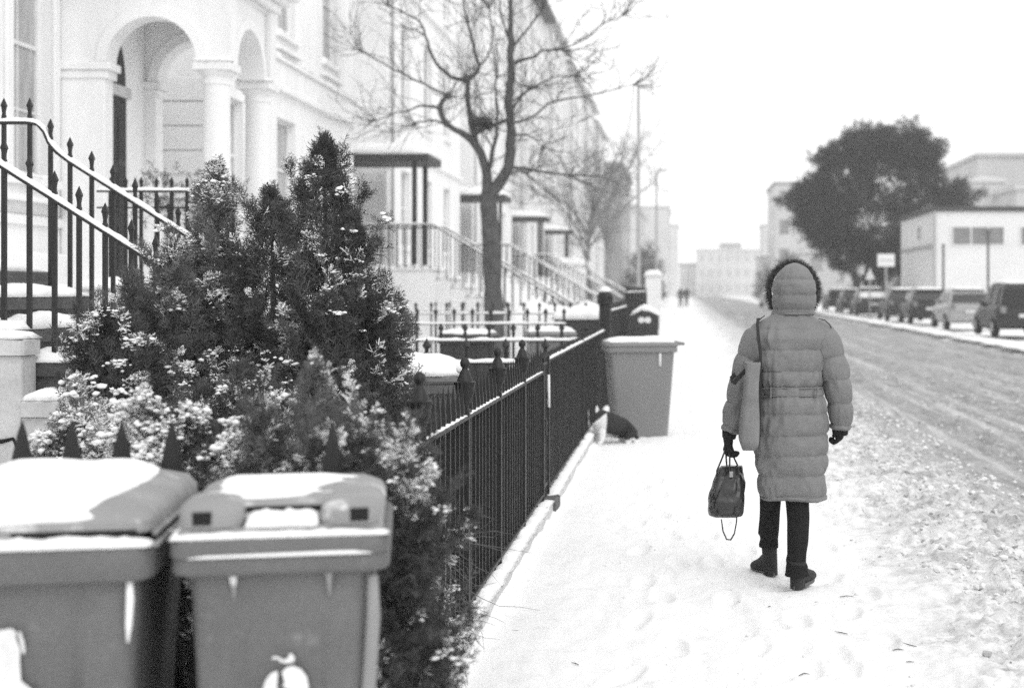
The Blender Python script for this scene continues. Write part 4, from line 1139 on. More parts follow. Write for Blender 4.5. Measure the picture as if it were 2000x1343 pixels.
def puff(z, seams, amt):
    """outward bulge between horizontal quilting seams, pinched at each seam"""
    z = np.asarray(z, float); out = np.zeros_like(z)
    s = sorted(seams)
    for a, b in zip(s, s[1:]):
        t = (z - a)/(b - a); m = (t >= 0) & (t <= 1)
        out = np.where(m, amt*(np.abs(np.sin(np.clip(t, 0, 1)*pi))**.5), out)
    return out
# coat body: rings from hem to neck
seams_px = [974, 966, 925, 886, 847, 806, 769, 755, 724, 682, 642, 614]
seams = [wz(v) for v in seams_px]
ctl = [  # py, left px, right px, depth half (m), y centre offset
    (974, 1492, 1611, .135, .01), (965, 1484, 1612, .145, .01), (925, 1480, 1613, .150, .01), (886, 1474, 1613, .155, 0), (847, 1470, 1616, .158, 0), (806, 1472, 1615, .155, 0), (785, 1476, 1610, .15, 0),
    (769, 1480, 1604, .135, 0), (755, 1480, 1603, .132, 0), (735, 1478, 1605, .14, 0), (700, 1474, 1610, .148, 0), (682, 1472, 1613, .148, 0), (660, 1468, 1618, .140, 0), (642, 1470, 1619, .125, .005), (632, 1476, 1613, .115, .01), (624, 1488, 1600, .10, .015), (617, 1502, 1590, .088, .02), (608, 1510, 1588, .08, .025)]
cp = np.array([(wz(c[0]), wx((c[1]+c[2])/2), (c[2]-c[1])/2/SW, c[3], c[4]) for c in ctl])
NZ = 190; zz = np.linspace(cp[0, 0], cp[-1, 0], NZ); NA = 120
cx_, a_, b_, yo = (np.interp(zz, cp[:, 0], cp[:, i]) for i in (1, 2, 3, 4))
th = np.linspace(0, 2*pi, NA, endpoint=False)
ZZ, TH = np.meshgrid(zz, th, indexing='ij')
pf = puff(zz, seams, .017)[:, None]
belt = ((zz > wz(769)) & (zz < wz(755)))[:, None]
pf = np.where(belt, .012, pf)
nx_ = np.cos(TH); ny_ = np.sin(TH)
e = 2/2.5
ex = np.sign(nx_)*np.abs(nx_)**e; ey = np.sign(ny_)*np.abs(ny_)**e
wr = .008*noise3(nx_*3.2, ny_*3.2, ZZ*9, 5) + .007*noise3(nx_*8, ny_*8, ZZ*22, 6) + .003*noise3(nx_*22, ny_*22, ZZ*10, 8)
# gathers above and below the belt and radiating from the right shoulder blade
g = np.exp(-(np.minimum(np.abs(ZZ - wz(769)), np.abs(ZZ - wz(755)))/.03)**2) * .0035*np.sin(TH*46 + 3*noise2(TH*2, ZZ*4, 2)) * (.4 + .6*(noise2(TH*3, 1, 3) > 0))
g = np.where(belt, g*.25, g)
sag = .004*noise2(TH*3.0, 2, 9)
ZW = ZZ + sag + .003*noise3(nx_*5, ny_*5, ZZ*3, 12)
pfw = puff(ZW, seams, .015); pfw = np.where(belt, .013, pfw)
top_fade = (1 - smooth(wz(650), wz(625), ZZ))
pfw = pfw*(.25 + .75*top_fade)
R_ = pfw + wr*(.5 + .5*top_fade) + g - .008
XX = cx_[:, None] + (a_[:, None] + R_*1.0)*ex
YY_ = CY + yo[:, None] + (b_[:, None] + R_)*ey
coat = MB()
idx = np.arange(NZ*NA).reshape(NZ, NA)
V = np.stack([XX, YY_, ZZ], -1)
# skirt hem swings a little
V[..., 2] += np.where(ZZ < wz(940), .006*np.sin(TH*3 + 1), 0)
coat.loft(V, caps=False)
# close hem underside
h0 = V[0]; inner = h0*[1, 1, 1]; inner = inner + (np.array([cx_[0], CY, 0]) - h0*[1, 1, 0])*.15; inner[:, 2] = h0[:, 2] + .02
coat.loft([inner, h0], caps=False)
top = V[-1]; n0 = coat.n
coat.add(np.vstack([top, top.mean(0)[None]]), [(i, (i+1) % NA, NA) for i in range(NA)])
coat_o = coat.build('coat', 'coat', W, True, world=True, angle=70)

def sleeve(pts, rad, nseam, seed):
    P = np.array(pts, float); c = np.r_[0, np.cumsum(np.linalg.norm(np.diff(P, axis=0), axis=1))]; n = 110
    s = np.linspace(0, c[-1], n); Q = np.stack([np.interp(s, c, P[:, i]) for i in range(3)], 1)
    for _ in range(40): Q[1:-1] = .25*Q[:-2] + .5*Q[1:-1] + .25*Q[2:]
    R = np.interp(s, c, rad); se = np.linspace(.05, c[-1] - .03, nseam); se = list(se) + [c[-1]]
    T = np.gradient(Q, axis=0); T /= np.linalg.norm(T, axis=1, keepdims=True)
    a = np.linspace(0, 2*pi, 48, endpoint=False); rings = []
    u = np.array((0, -1., 0))
    for i in range(n):
        u = u - T[i]*(u @ T[i]); u /= np.linalg.norm(u); w = np.cross(T[i], u)
        sl = s[i] + .008*np.sin(a*1 + .5) + .004*noise2(a*2, seed, 4)
        rr = R[i] - .006 + puff(sl, [-.06] + se, .014) + .0045*noise3(np.cos(a)*3, np.sin(a)*3, s[i]*16, seed) + .003*noise3(np.cos(a)*8, np.sin(a)*8, s[i]*30, seed+1)
        if i > n-4: rr = rr - .004*(i - n + 4)
        rings.append(Q[i] + rr[:, None]*(np.cos(a)[:, None]*u*1.05 + np.sin(a)[:, None]*w))
    mb = MB(); mb.loft(rings); return mb
sleeve([(wx(1500), CY+.01, wz(650)), (wx(1484), CY, wz(662)), (wx(1465), CY, wz(705)), (wx(1450), CY+.01, wz(752)), (wx(1436), CY+.02, wz(802)), (wx(1427), CY+.03, wz(846))],
       [.070, .088, .074, .068, .056, .047], 5, 3).build('sleeve', 'coat', W, True, world=True)
sleeve([(wx(1588), CY+.01, wz(648)), (wx(1604), CY, wz(660)), (wx(1622), CY, wz(702)), (wx(1635), CY, wz(750)), (wx(1642), CY+.02, wz(796)), (wx(1644), CY+.04, wz(840))],
       [.070, .090, .078, .070, .060, .053], 5, 4).build('sleeve', 'coat', W, True, world=True)
# shoulder seams, belt loops, belt ends
mb = MB(); mb.tube([(wx(1596), CY-.085, wz(622)), (wx(1608), CY-.07, wz(624)), (wx(1617), CY-.06, wz(632)), (wx(1622), CY-.05, wz(640))], .0028, 6)
mb.tube([(wx(1492), CY-.06, wz(616)), (wx(1484), CY-.07, wz(622)), (wx(1478), CY-.07, wz(629))], .0028, 6)
mb.build('seam', 'strap', W, True, world=True)
for bx in (1502, 1592):
    mb = MB(); mb.bbox(wx(bx)-.004, wx(bx)+.004, CY-.152, CY-.13, wz(772), wz(752), .002); mb.build('belt_loop', 'coat', W, world=True)
th = np.linspace(0, 2*pi, 97)
for py_ in (755, 770):
    mb = MB(); mb.tube([(wx(1541.5) + .176*np.sign(cos(q))*abs(cos(q))**.8, CY + .141*np.sign(sin(q))*abs(sin(q))**.8, wz(py_) + .003*sin(3*q)) for q in th[:-1]] + [(wx(1541.5) + .176, CY, wz(py_))], .0035, 6); mb.build('belt_edge', 'coat', W, True, world=True)
# hood
hc = [(616, 1513, 1588, .085, .03), (606, 1511, 1590, .10, .03), (590, 1510, 1593, .115, .03), (570, 1510, 1594, .125, .03), (553, 1512, 1592, .128, .03), (538, 1518, 1587, .12, .03), (526, 1528, 1578, .10, .03), (518, 1538, 1568, .075, .03), (514, 1547, 1559, .04, .03), (513, 1551, 1555, .012, .03)]
hp = np.array([(wz(c[0]), wx((c[1]+c[2])/2), (c[2]-c[1])/2/SW, c[3], c[4]) for c in hc])
t_ = np.linspace(0, 1, len(hc)); tt = np.linspace(0, 1, 70)**.9
H = np.stack([np.interp(tt, t_, hp[:, i]) for i in range(5)], 1)
for _ in range(6): H[1:-1] = .25*H[:-2] + .5*H[1:-1] + .25*H[2:]
th = np.linspace(0, 2*pi, 72, endpoint=False)
rings = []
hs = [wz(v) for v in (616, 604, 575, 545, 500)]
for z, cx, a, b, yo_ in H:
    sc_ = min(1, a/.05)
    w_ = (.004*noise3(np.cos(th)*3, np.sin(th)*3, z*22, 31) + .003*noise3(np.cos(th)*7, np.sin(th)*7, z*50, 33))*sc_
    dip = .006*noise3(np.cos(th)*1.6, np.sin(th)*1.6, z*12, 35)
    rr = w_ + puff(np.full(72, z) + dip, hs, .009)*sc_ - .004*sc_
    ex = np.sign(np.cos(th))*np.abs(np.cos(th))**.85; ey = np.sign(np.sin(th))*np.abs(np.sin(th))**.85
    rings.append(np.c_[cx + (a + rr)*ex, CY + yo_ + (b + rr)*ey, np.full(72, z)])
MB().loft(rings).build('hood', 'hoodm', W, True, world=True)
mb = MB()      # collar roll under the hood
ang = np.linspace(0, 2*pi, 40)
mb.tube([(wx(1550) + .108*cos(q), CY + .03 + .095*sin(q), wz(612)) for q in ang[:-1]] + [(wx(1550) + .108, CY+.03, wz(612))], .008, 8)
mb.build('collar', 'coat', W, True, world=True)
# fur edging round the hood opening
r = np.random.default_rng(77); mb = MB()
n = 5200
q = r.random(n)*(2*pi); keep = (q < 1.5*pi - .62) | (q > 1.5*pi + .62); q = q[keep]; n = len(q)
rad = .040*r.random(n)**.7
cxh, czh = wx(1552), wz(567)
hx_ = .122; hz_ = .142
dir_ = np.stack([np.cos(q), np.zeros(n), np.sin(q)], 1)
base_ = np.stack([cxh + hx_*np.cos(q)*(1 - .0*np.sin(q)), CY + .09 + .05*r.random(n), czh + hz_*np.sin(q)], 1)
low = np.sin(q) < -.2
base_[low, 2] = czh + hz_*np.sin(q[low])*.98
d = dir_ + np.array((0, -.35, -.12)) + .5*r.normal(size=(n, 3)); d /= np.linalg.norm(d, axis=1, keepdims=True)
l = .016 + .034*r.random(n)**1.6; s_ = np.cross(d, (0, 1, 0)); s_ /= np.linalg.norm(s_, axis=1, keepdims=True)
tip = base_ + d*l[:, None] + np.array((0, 0, -.004))
v3 = np.stack([base_ - s_*.0016, base_ + s_*.0016, tip], 1).reshape(-1, 3)
mb.add(v3, np.arange(3*n).reshape(-1, 3))
pts = [(cxh + (hx_-.004)*cos(a), CY + .11, czh + (hz_-.004)*sin(a)) for a in np.linspace(-pi/2 + .62, 1.5*pi - .62, 40)]
mb.tube(pts, .004, 8)
mb.build('fur_trim', 'fur', W, world=True)

# trousers
def leg(pts, rad, seed):
    P = np.array(pts, float); c = np.r_[0, np.cumsum(np.linalg.norm(np.diff(P, axis=0), axis=1))]; n = 70
    s = np.linspace(0, c[-1], n); Q = np.stack([np.interp(s, c, P[:, i]) for i in range(3)], 1); R = np.interp(s, c, rad)
    th = np.linspace(0, 2*pi, 40, endpoint=False)
    low = smooth(.62, .95, s/c[-1])
    rings = []
    for i in range(n):
        rr = R[i] + .004*noise3(np.cos(th)*2, np.sin(th)*2, s[i]*9, seed) + low[i]*.007*noise3(np.cos(th)*1.5, np.sin(th)*1.5, s[i]*32, seed+1)
        rings.append(np.c_[Q[i, 0] + rr*np.cos(th), Q[i, 1] + rr*1.15*np.sin(th), np.full(40, Q[i, 2])])
    return MB().loft(rings)
leg([(wx(1508), CY+.04, wz(930)), (wx(1506), CY+.06, wz(975)), (wx(1505), CY+.10, wz(1010)), (wx(1505), CY+.16, wz(1052)), (wx(1507), CY+.20, wz(1064)), (wx(1507), CY+.22, wz(1082))], [.075, .055, .054, .053, .050, .054], 5).build('trouser_leg', 'trouser', W, True, world=True)
leg([(wx(1553), CY-.02, wz(930)), (wx(1557), CY-.03, wz(975)), (wx(1556), CY-.07, wz(1015)), (wx(1553), CY-.13, wz(1060)), (wx(1550), CY-.17, wz(1085)), (wx(1551), CY-.19, wz(1092)), (wx(1551), CY-.20, wz(1108))], [.08, .063, .058, .053, .050, .058, .060], 6).build('trouser_leg', 'trouser', W, True, world=True)
# ankle boots
def boot(x, y, z0, rz, pitch, seed, hgt=.17):
    mb = MB(); th = np.linspace(0, 2*pi, 28, endpoint=False); rings = []
    # rings swept from shaft top down the heel and forward to the toe (local +y = toe)
    for k, (yc, zc, hw, hh, tilt) in enumerate([(0, hgt, .048, .055, 0), (0, hgt*.8, .045, .052, 0), (.0, hgt*.62, .043, .052, .1), (.01, hgt*.5, .043, .058, .3), (.035, .068, .042, .062, .75), (.075, .052, .043, .050, 1.15), (.12, .042, .046, .040, 1.4), (.165, .035, .045, .034, 1.5), (.20, .03, .036, .028, 1.55), (.222, .026, .018, .016, 1.57)]):
        px_ = hw*np.cos(th); q = hh*np.sin(th)
        Y_ = yc + q*cos(tilt); Z_ = zc + q*sin(tilt)*1.0
        rings.append(np.c_[px_, Y_, np.maximum(Z_, .012)])
    mb.loft(rings)
    hb = MB(); th2 = np.linspace(0, 2*pi, 24, endpoint=False)
    hr = [np.c_[.042*np.cos(th2), -.006 + .05*np.sin(th2), np.full(24, z)] for z in (.0, .035, .07, .12)]
    mb.loft(hr)
    so = MB(); op = np.array([(.038*cos(a)*(1.12 if sin(a) > 0 else 1), .085 + .142*sin(a)) for a in np.linspace(0, 2*pi, 28, endpoint=False)])
    so.loft([np.c_[op*(1, 1), np.full(28, z)] for z in (0, .018)])
    for m_ in (mb, so):
        for i in range(len(m_.v)): m_.v[i] = m_.v[i]*(.9, .88, .95)
    R = Matrix.Rotation(rz, 3, 'Z') @ Matrix.Rotation(pitch, 3, 'X'); Rn = np.array(R)
    for m_, nm, mt in ((mb, 'boot', 'boot'), (so, 'boot_sole', 'sole')):
        for i in range(len(m_.v)): m_.v[i] = m_.v[i] @ Rn.T + np.array((x, y, z0))
        m_.build(nm, mt, W, True, world=True, angle=60)
boot(wx(1509), 7.72, float(gz(.47, 7.7))+.004, radians(24), radians(-3), 1, .178)
boot(wx(1553), 7.31, float(gz(.58, 7.3)) + .008, radians(-27), radians(2), 2, .145)
# gloves: palm and five fingers each, closed
def glove(o, palm_dir, curl_axis, side, name='glove', scale=1.0, curl=1.0):
    """o wrist; palm_dir down the hand; fingers curl towards curl_axis"""
    o = np.array(o, float); d = np.array(palm_dir, float); d /= np.linalg.norm(d); c = np.array(curl_axis, float); c = c - d*(c @ d); c /= np.linalg.norm(c); s = np.cross(d, c)*side
    V, E, R = [], [], []
    def P(a, b, e): return o + scale*(d*a + s*b + c*e)
    V += [P(-.03, 0, 0), P(.02, 0, 0), P(.055, 0, 0)]; R += [(.030*scale, .026*scale), (.034*scale, .024*scale), (.036*scale, .022*scale)]; E += [(0, 1), (1, 2)]
    for k, (b, L_) in enumerate(((-.032, .062), (-.011, .072), (.011, .068), (.031, .054))):
        p0 = P(.065, b*.8, 0); n = len(V); V.append(p0); R.append(.0125*scale); E.append((2, n)); ang = .5*curl; q = p0
        for j, f in enumerate((.42, .33, .25)):
            q = q + scale*L_*f*1.25*(d*cos(ang) + c*sin(ang) + s*(b*.3)); ang += .95*curl; V.append(q); R.append((.0118 - .001*j)*scale); E.append((len(V)-2, len(V)-1))
    n = len(V); V.append(P(.015, -.038, .012)); R.append(.014*scale); E.append((1, n))
    V.append(P(.045, -.045, .034)); R.append(.0125*scale); E.append((n, n+1)); V.append(P(.066, -.030, .05)); R.append(.011*scale); E.append((n+1, n+2))
    off = np.array((.58, 7.5, 0))
    return skin_body(name, [v - off for v in V], E, R, 'glove', W, 2, root=1)
HAND_L = (wx(1424), CY+.035, wz(852)); HAND_R = (wx(1643), CY+.05, wz(838))
glove(HAND_L, (-.05, .0, -1), (.75, .6, -.1), 1, scale=1.12, curl=1.15)
glove(HAND_R, (-.12, .12, -1), (-1, .45, .2), -1, scale=.92, curl=1.35)
mb = MB(); mb.tube([(wx(1426), CY+.03, wz(842)), (wx(1424), CY+.035, wz(856))], [.042, .036], 16); mb.build('glove_cuff', 'glove', W, True, world=True); mb = MB(); mb.tube([(wx(1643), CY+.04, wz(835)), (wx(1643), CY+.05, wz(848))], [.046, .042], 16); mb.build('glove_cuff', 'glove', W, True, world=True)

# canvas shoulder bag hanging behind the left arm
T_ = thing('shoulder_bag', 'flat grey canvas bag on a dark strap over the left shoulder of the walker', 'bag', (wx(1461), 7.33, wz(869)))
zs = np.linspace(wz(869), wz(703), 26); rings = []
for i, z in enumerate(zs):
    f = i/25; P = rrect(.048 - .012*f + .004*sin(f*7), .155, .022, 4)
    P = P*(1 - .45*max(0, .06 - f)/.06*.6)
    cxb = np.interp(z, [wz(869), wz(703)], [wx(1459), wx(1466)])
    w_ = .005*noise3(P[:, 0]*22, P[:, 1]*9, z*11, 3)
    rings.append(np.c_[cxb + P[:, 0] + w_, 7.40 + P[:, 1] - .04 + w_, np.full(len(P), z)])
MB().loft(rings).build('body', 'canvas', T_, True, world=True, angle=60)
mb = MB()
def ribbon(mb, pts, w, t=.0035, side=(1, 0, 0)):
    P = np.array(pts, float); T = np.gradient(P, axis=0); T /= np.linalg.norm(T, axis=1, keepdims=True); rings = []
    for i in range(len(P)):
        s = np.array(side, float); s = s - T[i]*(s @ T[i]); s /= np.linalg.norm(s); n = np.cross(T[i], s)
        rings.append([P[i] + s*w/2 + n*t, P[i] - s*w/2 + n*t, P[i] - s*w/2 - n*t, P[i] + s*w/2 - n*t])
    return mb.loft(rings)
ribbon(mb, [(wx(1483), 7.50, wz(622)), (wx(1479), 7.42, wz(622)), (wx(1477), 7.375, wz(632)), (wx(1478.5), 7.345, wz(660)), (wx(1482), 7.325, wz(690)), (wx(1481), 7.31, wz(720)), (wx(1480), 7.30, wz(790)), (wx(1477), 7.30, wz(860))], .016)
mb.build('strap', 'strap', T_, world=True)
mb = MB()
ribbon(mb, [(wx(1481), 7.30, wz(702)), (wx(1468), 7.28, wz(706)), (wx(1452), 7.27, wz(719)), (wx(1440), 7.27, wz(731)), (wx(1431), 7.27, wz(742)), (wx(1426), 7.27, wz(741)), (wx(1426), 7.28, wz(733)), (wx(1433), 7.29, wz(726))], .022, side=(.5, .2, -1))
ribbon(mb, [(wx(1482), 7.3, wz(717)), (wx(1466), 7.275, wz(720)), (wx(1452), 7.275, wz(724)), (wx(1442), 7.27, wz(728))], .012, side=(.1, 1, 0))
mb.build('strap', 'strap', T_, world=True)

# black leather handbag
HB = thing('handbag', 'black shiny leather handbag hanging from the left hand of the walking person', 'bag', (wx(1418), CY+.02, wz(1007)))
prof = [(1008, 1392, 1442, .08), (1005, 1383, 1448, .11), (998, 1382, 1451, .125), (975, 1384, 1453, .125), (950, 1390, 1453, .11), (930, 1396, 1451, .085), (916, 1403, 1449, .055), (911, 1407, 1447, .04)]
pz = np.array([wz(p[0]) for p in prof]); pl = np.array([wx(p[1]) for p in prof]); pr_ = np.array([wx(p[2]) for p in prof]); pd = np.array([p[3] for p in prof])
zs = np.linspace(pz[0], pz[-1], 44); rings = []; th = np.linspace(0, 2*pi, 64, endpoint=False)
for z in zs:
    l_, r_, d_ = (np.interp(z, pz, a) for a in (pl, pr_, pd)); f = (z - zs[0])/(zs[-1] - zs[0])
    ex = np.sign(np.cos(th))*np.abs(np.cos(th))**.55; ey = np.sign(np.sin(th))*np.abs(np.sin(th))**.55
    w_ = .012*noise3(np.cos(th)*2.2, np.sin(th)*2.2, z*13, 4)*f**.3 + .005*noise3(np.cos(th)*6, np.sin(th)*6, z*30, 5)
    crease = -.012*np.exp(-((th - 4.1 - .9*(f - .3))/.10)**2) - .012*np.exp(-((th - 4.2 + 1.2*(f - .25))/.09)**2)*(1-f) - .01*np.exp(-((th - 5.0 - .2*f)/.08)**2)*f
    k = w_ + crease
    rings.append(np.c_[(l_+r_)/2 + ((r_-l_)/2 + k)*ex, CY + .03 + (d_ + k)*ey, np.full(64, z)])
MB().loft(rings).build('body', 'leather', HB, True, world=True, angle=60)
grip = np.array((wx(1422), CY+.045, wz(876)))
for (x1, y1), (x2, y2), yy in (((1400, 917), (1424, 925), -.09), ((1421, 918), (1446, 921), .10)):
    mb = MB(); A = np.array((wx(x1), CY + .03 + yy*.7, wz(y1))); B = np.array((wx(x2), CY + .03 + yy*.7, wz(y2))); G = grip + np.array((0, yy*.1, 0))
    mb.tube([A - (0, 0, .03), A, A*.5 + (G + (-.012, 0, -.01))*.5, G + (-.01, 0, .0), G + (.01, 0, .0), B*.5 + (G + (.012, 0, -.01))*.5, B, B - (0, 0, .03)], .0048, 8); mb.build('handle', 'leather', HB, True, world=True)
mb = MB(); ribbon(mb, [(wx(1438), CY-.105, wz(985)), (wx(1437), CY-.108, wz(1012)), (wx(1433), CY-.1, wz(1035)), (wx(1426), CY-.1, wz(1047)), (wx(1418), CY-.1, wz(1046)), (wx(1411), CY-.1, wz(1030)), (wx(1408), CY-.09, wz(1008))], .009, side=(0, 1, .1)); mb.build('strap', 'leather', HB, world=True)
mb = MB(); mb.bbox(wx(1424), wx(1431), CY-.07, CY-.062, wz(928), wz(917), .001); mb.build('clasp', 'galv', HB, world=True)
# ------------------------------------------------------------------ steps with railings beside the near garden
def stair_rail(label, Y, seed, flat_x, xs, treads):
    """handrail falling towards the street; treads: function x -> z of the tread below"""
    t = thing('stair_railing', label, 'railing', (xs[0], Y, 0))
    pr = []
    z_l = 2.60
    slope = -.632
    if flat_x is not None:
        path = [(flat_x, 2.60), (-4.10, 2.60), (-4.04, 2.585), (-4.0, 2.54), (-3.97, 2.47), (-3.92, 2.41), (-3.84, 2.35)]
        x = -3.84; z = 2.35
    else:
        x, z = -4.05, 2.47; path = [(-4.4, 2.60), (-4.12, 2.52), (x, z)]
    while x < -1.75: x += .2; z += .2*slope; path.append((x, z))
    P = np.array([(a, Y, b) for a, b in path])
    mb = MB()
    T = np.gradient(P, axis=0); T /= np.linalg.norm(T, axis=1, keepdims=True); up = np.cross(T, (0, 1, 0)); up *= -np.sign(up[:, 2:3]) * -1
    mb.loft([[p + (0, -.022, 0) - u*.016, p + (0, .022, 0) - u*.016, p + (0, .022, 0), p + (0, -.022, 0)] for p, u in zip(P, up)])
    mb.build('handrail', 'iron', t, world=True)
    snowy_rail(P, .05, .028, seed=seed, wob=.25).build('snow', 'snow_fluffy', t, True, world=True)
    for k, x in enumerate(xs):
        zb = treads(x); zt = np.interp(x, P[:, 0], P[:, 2])
        h = zt - zb + .15
        b = spear_bar(h, .023, .115, .017).build('bar', 'iron', t)
        b.location = (x - xs[0], .002*math.sin(k*3.3), zb)
    return t
TREADS = [(-99, 1.62)] + [(-4.05 + .27*i, 1.51 - .17*i) for i in range(10)]
def tread_z(x):
    z = 1.62
    for a, b in TREADS:
        if x >= a - .001: z = b
    return max(0, z)
ST = thing('entrance_steps', 'snow-covered dark stone steps rising to the left with iron railings', 'steps', (-3.0, 8.3, 0))
for i, (a, z) in enumerate(TREADS[1:9]):
    mb = MB(); mb.bbox(a - .08, a + .29, 7.48 - .015, 9.05, z - .075, z, .01); mb.build('tread', 'step_stone', ST, world=True)
    mb = MB(); mb.box(a - .05, a + .262, 7.49, 9.04, max(-.05, z - .19), z - .0755); mb.build('riser', 'step_stone', ST, world=True)
    snow_mb(a - .02, a + .295, 7.455, 9.03, z - .004, .062, 14, 50, seed=i+3, rough=.35, power=5, edge=.012).build('snow', 'snow', ST, True, world=True)
mb = MB(); mb.bbox(-6.2, -4.0, 7.49, 9.06, 1.44, 1.60, .02); mb.bbox(-6.2, -4.02, 7.42, 9.1, 1.60, 1.66, .01); mb.build('landing', 'step_stone', ST, world=True)
snow_mb(-6.1, -4.06, 7.4, 9.1, 1.655, .09, 40, 30, seed=5, rough=.2, power=8).build('snow', 'snow', ST, True, world=True)
# rendered plinth wall on the near side, stepping down
PW = thing('step_plinth', 'cracked pale rendered plinth wall carrying the near stair railing, left of the bushes', 'wall', (-3.5, 7.4, 0))
for i, (a, z) in enumerate([(-3.95, 1.30), (-3.40, .985), (-2.86, .62), (-2.32, .28)]):
    b = [-3.395, -2.855, -2.315, -1.77][i]
    mb = MB(); mb.bbox(a if i else -4.7, b, 7.30, 7.46, -.02, z - .09, .006); mb.build('block', 'stone', PW, world=True)
    mb = MB(); mb.bbox((a if i else -4.7), b + .02, 7.27, 7.475, z - .088, z, .014); mb.build('coping_stone', 'stone', PW, world=True)
    snow_mb((a if i else -4.6), b + .02, 7.27, 7.49, z - .004, .05, 30, 8, seed=i+20, rough=.3, power=5, edge=.01).build('snow', 'snow', PW, True, world=True)
mb = MB(); mb.tube([(-3.55, 7.297, .79), (-3.50, 7.295, .77), (-3.44, 7.297, .785), (-3.415, 7.294, .74), (-3.42, 7.297, .69)], [.006, .012, .009, .008, .003], 5); mb.build('crack', 'slot_shade_crack', PW, world=True)
stair_rail('near snow-topped stair railing with spear heads, left of the bushes', 7.6, 31, None, [-3.63 - .135, -3.63, -3.495, -3.36, -3.23, -3.09, -2.95, -2.82, -2.68, -2.55, -2.4], lambda x: {0: 1.17, 1: 1.17}.get(-1, np.interp(x, [-3.9, -3.6, -3.43, -3.42, -3.0, -2.9, -2.3], [1.3, 1.17, 1.17, 1.0, 1.0, .65, .3])))
stair_rail('far snow-topped stair railing with a swan-neck bend at its upper end', 8.92, 32, -4.30, [-4.262, -4.10, -3.97, -3.847, -3.712, -3.577, -3.44, -3.30, -3.17, -3.03, -2.9, -2.76], lambda x: tread_z(x))

# ------------------------------------------------------------------ windows (street facade, facing +x)
def win_meshes(w, h, depth=.16, bars=(1, 1)):
    """sash window in an opening w (y) by h (z), set back from x = 0"""
    fr = MB(); t = .05; x0, x1 = -depth, -depth + .05
    for a, b, c, d in ((0, t, 0, h), (w-t, w, 0, h), (t+.001, w-t-.001, 0, t), (t+.001, w-t-.001, h-t, h), (t+.001, w-t-.001, h*.52 - .025, h*.52 + .025)):
        fr.box(x0, x1, a, b, c, d)
    for k in range(bars[0]):
        y = t + (w-2*t)*(k+1)/(bars[0]+1); fr.box(x0+.005, x1-.01, y-.012, y+.012, t+.001, h*.52-.026); fr.box(x0+.005, x1-.01, y-.012, y+.012, h*.52+.026, h-t-.001)
    for z0_, z1_ in ((t, h*.52-.025), (h*.52+.025, h-t)):
        for k in range(bars[1]):
            z = z0_ + (z1_-z0_)*(k+1)/(bars[1]+1); fr.box(x0+.007, x1-.012, t+.001, w-t-.001, z-.012, z+.012)
    pa = MB(); pa.box(x0 + .012, x0 + .02, t*.5, w - t*.5, t*.5, h - t*.5)
    return fr, pa
_wc = {}
def window(parent, X, y, z, w, h, bars=(1, 1), glass='glass_pale', depth=.16, sill=True):
    k = (round(w, 2), round(h, 2), bars, glass, depth)
    o = parent['_o']; loc = (X - o[0], y - o[1], z - o[2])
    if k not in _wc:
        fr, pa = win_meshes(w, h, depth, bars)
        f = fr.build('window', 'timber_white', parent, loc=loc); p = pa.build('pane', glass, f)
        s = MB().bbox(-depth + .05, .09, -.1, w + .1, -.10, -.002, .008).build('sill', 'stucco', f)
        sn = snow_mb(-.10, .085, -.09, w + .09, -.004, .045, 6, 14, seed=w*9).build('snow', 'snow_fluffy', f, True)
        _wc[k] = f; return f
    src = _wc[k]; f = src.copy(); COL.objects.link(f); f.parent = parent; f.location = loc
    for c in src.children:
        g = c.copy(); COL.objects.link(g); g.parent = f
    return f

# ------------------------------------------------------------------ the near white stucco house with the arched porch
H1 = thing('stucco_house', 'nearest white stucco house with an arched side porch at the left edge', 'house', (-7.65, 15, 0))
op1 = [(11.0, 12.0, 2.78, 5.6), (13.3, 14.3, 2.78, 5.6), (16.16, 17.2, 2.86, 5.9)]
mb = MB(); facade(mb, -7.65, 4.0, 21.0, 0, 13.5, op1, .22)
mb.add([(-14, 4, 0), (-7.65, 4, 0), (-7.65, 4, 13.5), (-14, 4, 13.5)], np.array([(0, 1, 2, 3)]))
mb.build('wall', 'stucco', H1, world=True)
mb = MB(); mb.bbox(-7.65, -7.53, 4, 17.45, 0, 1.98, .03); mb.build('plinth_course', 'stucco', H1, world=True)
mb = MB(); mb.bbox(-7.65, -7.60, 4, 17.45, 2.30, 2.42, .02); mb.build('sill_course', 'stucco', H1, world=True)
for a, b, c, d in op1[:3]: window(H1, -7.65, a, c, b-a, d-c, (1, 1), 'glass_pale', .2)
# window architrave
for a, b, c, d in op1[2:3]:
    mb = MB(); mb.bbox(-7.65, -7.60, a-.16, a-.005, c-.0, d, .01); mb.bbox(-7.65, -7.60, b+.005, b+.16, c-.0, d, .01); mb.build('architrave', 'stucco', H1, world=True)
    mb = MB(); mb.bbox(-7.65, -7.5, a-.2, b+.2, 2.56, 2.62, .01); mb.build('sill_bracket', 'stucco', H1, world=True)
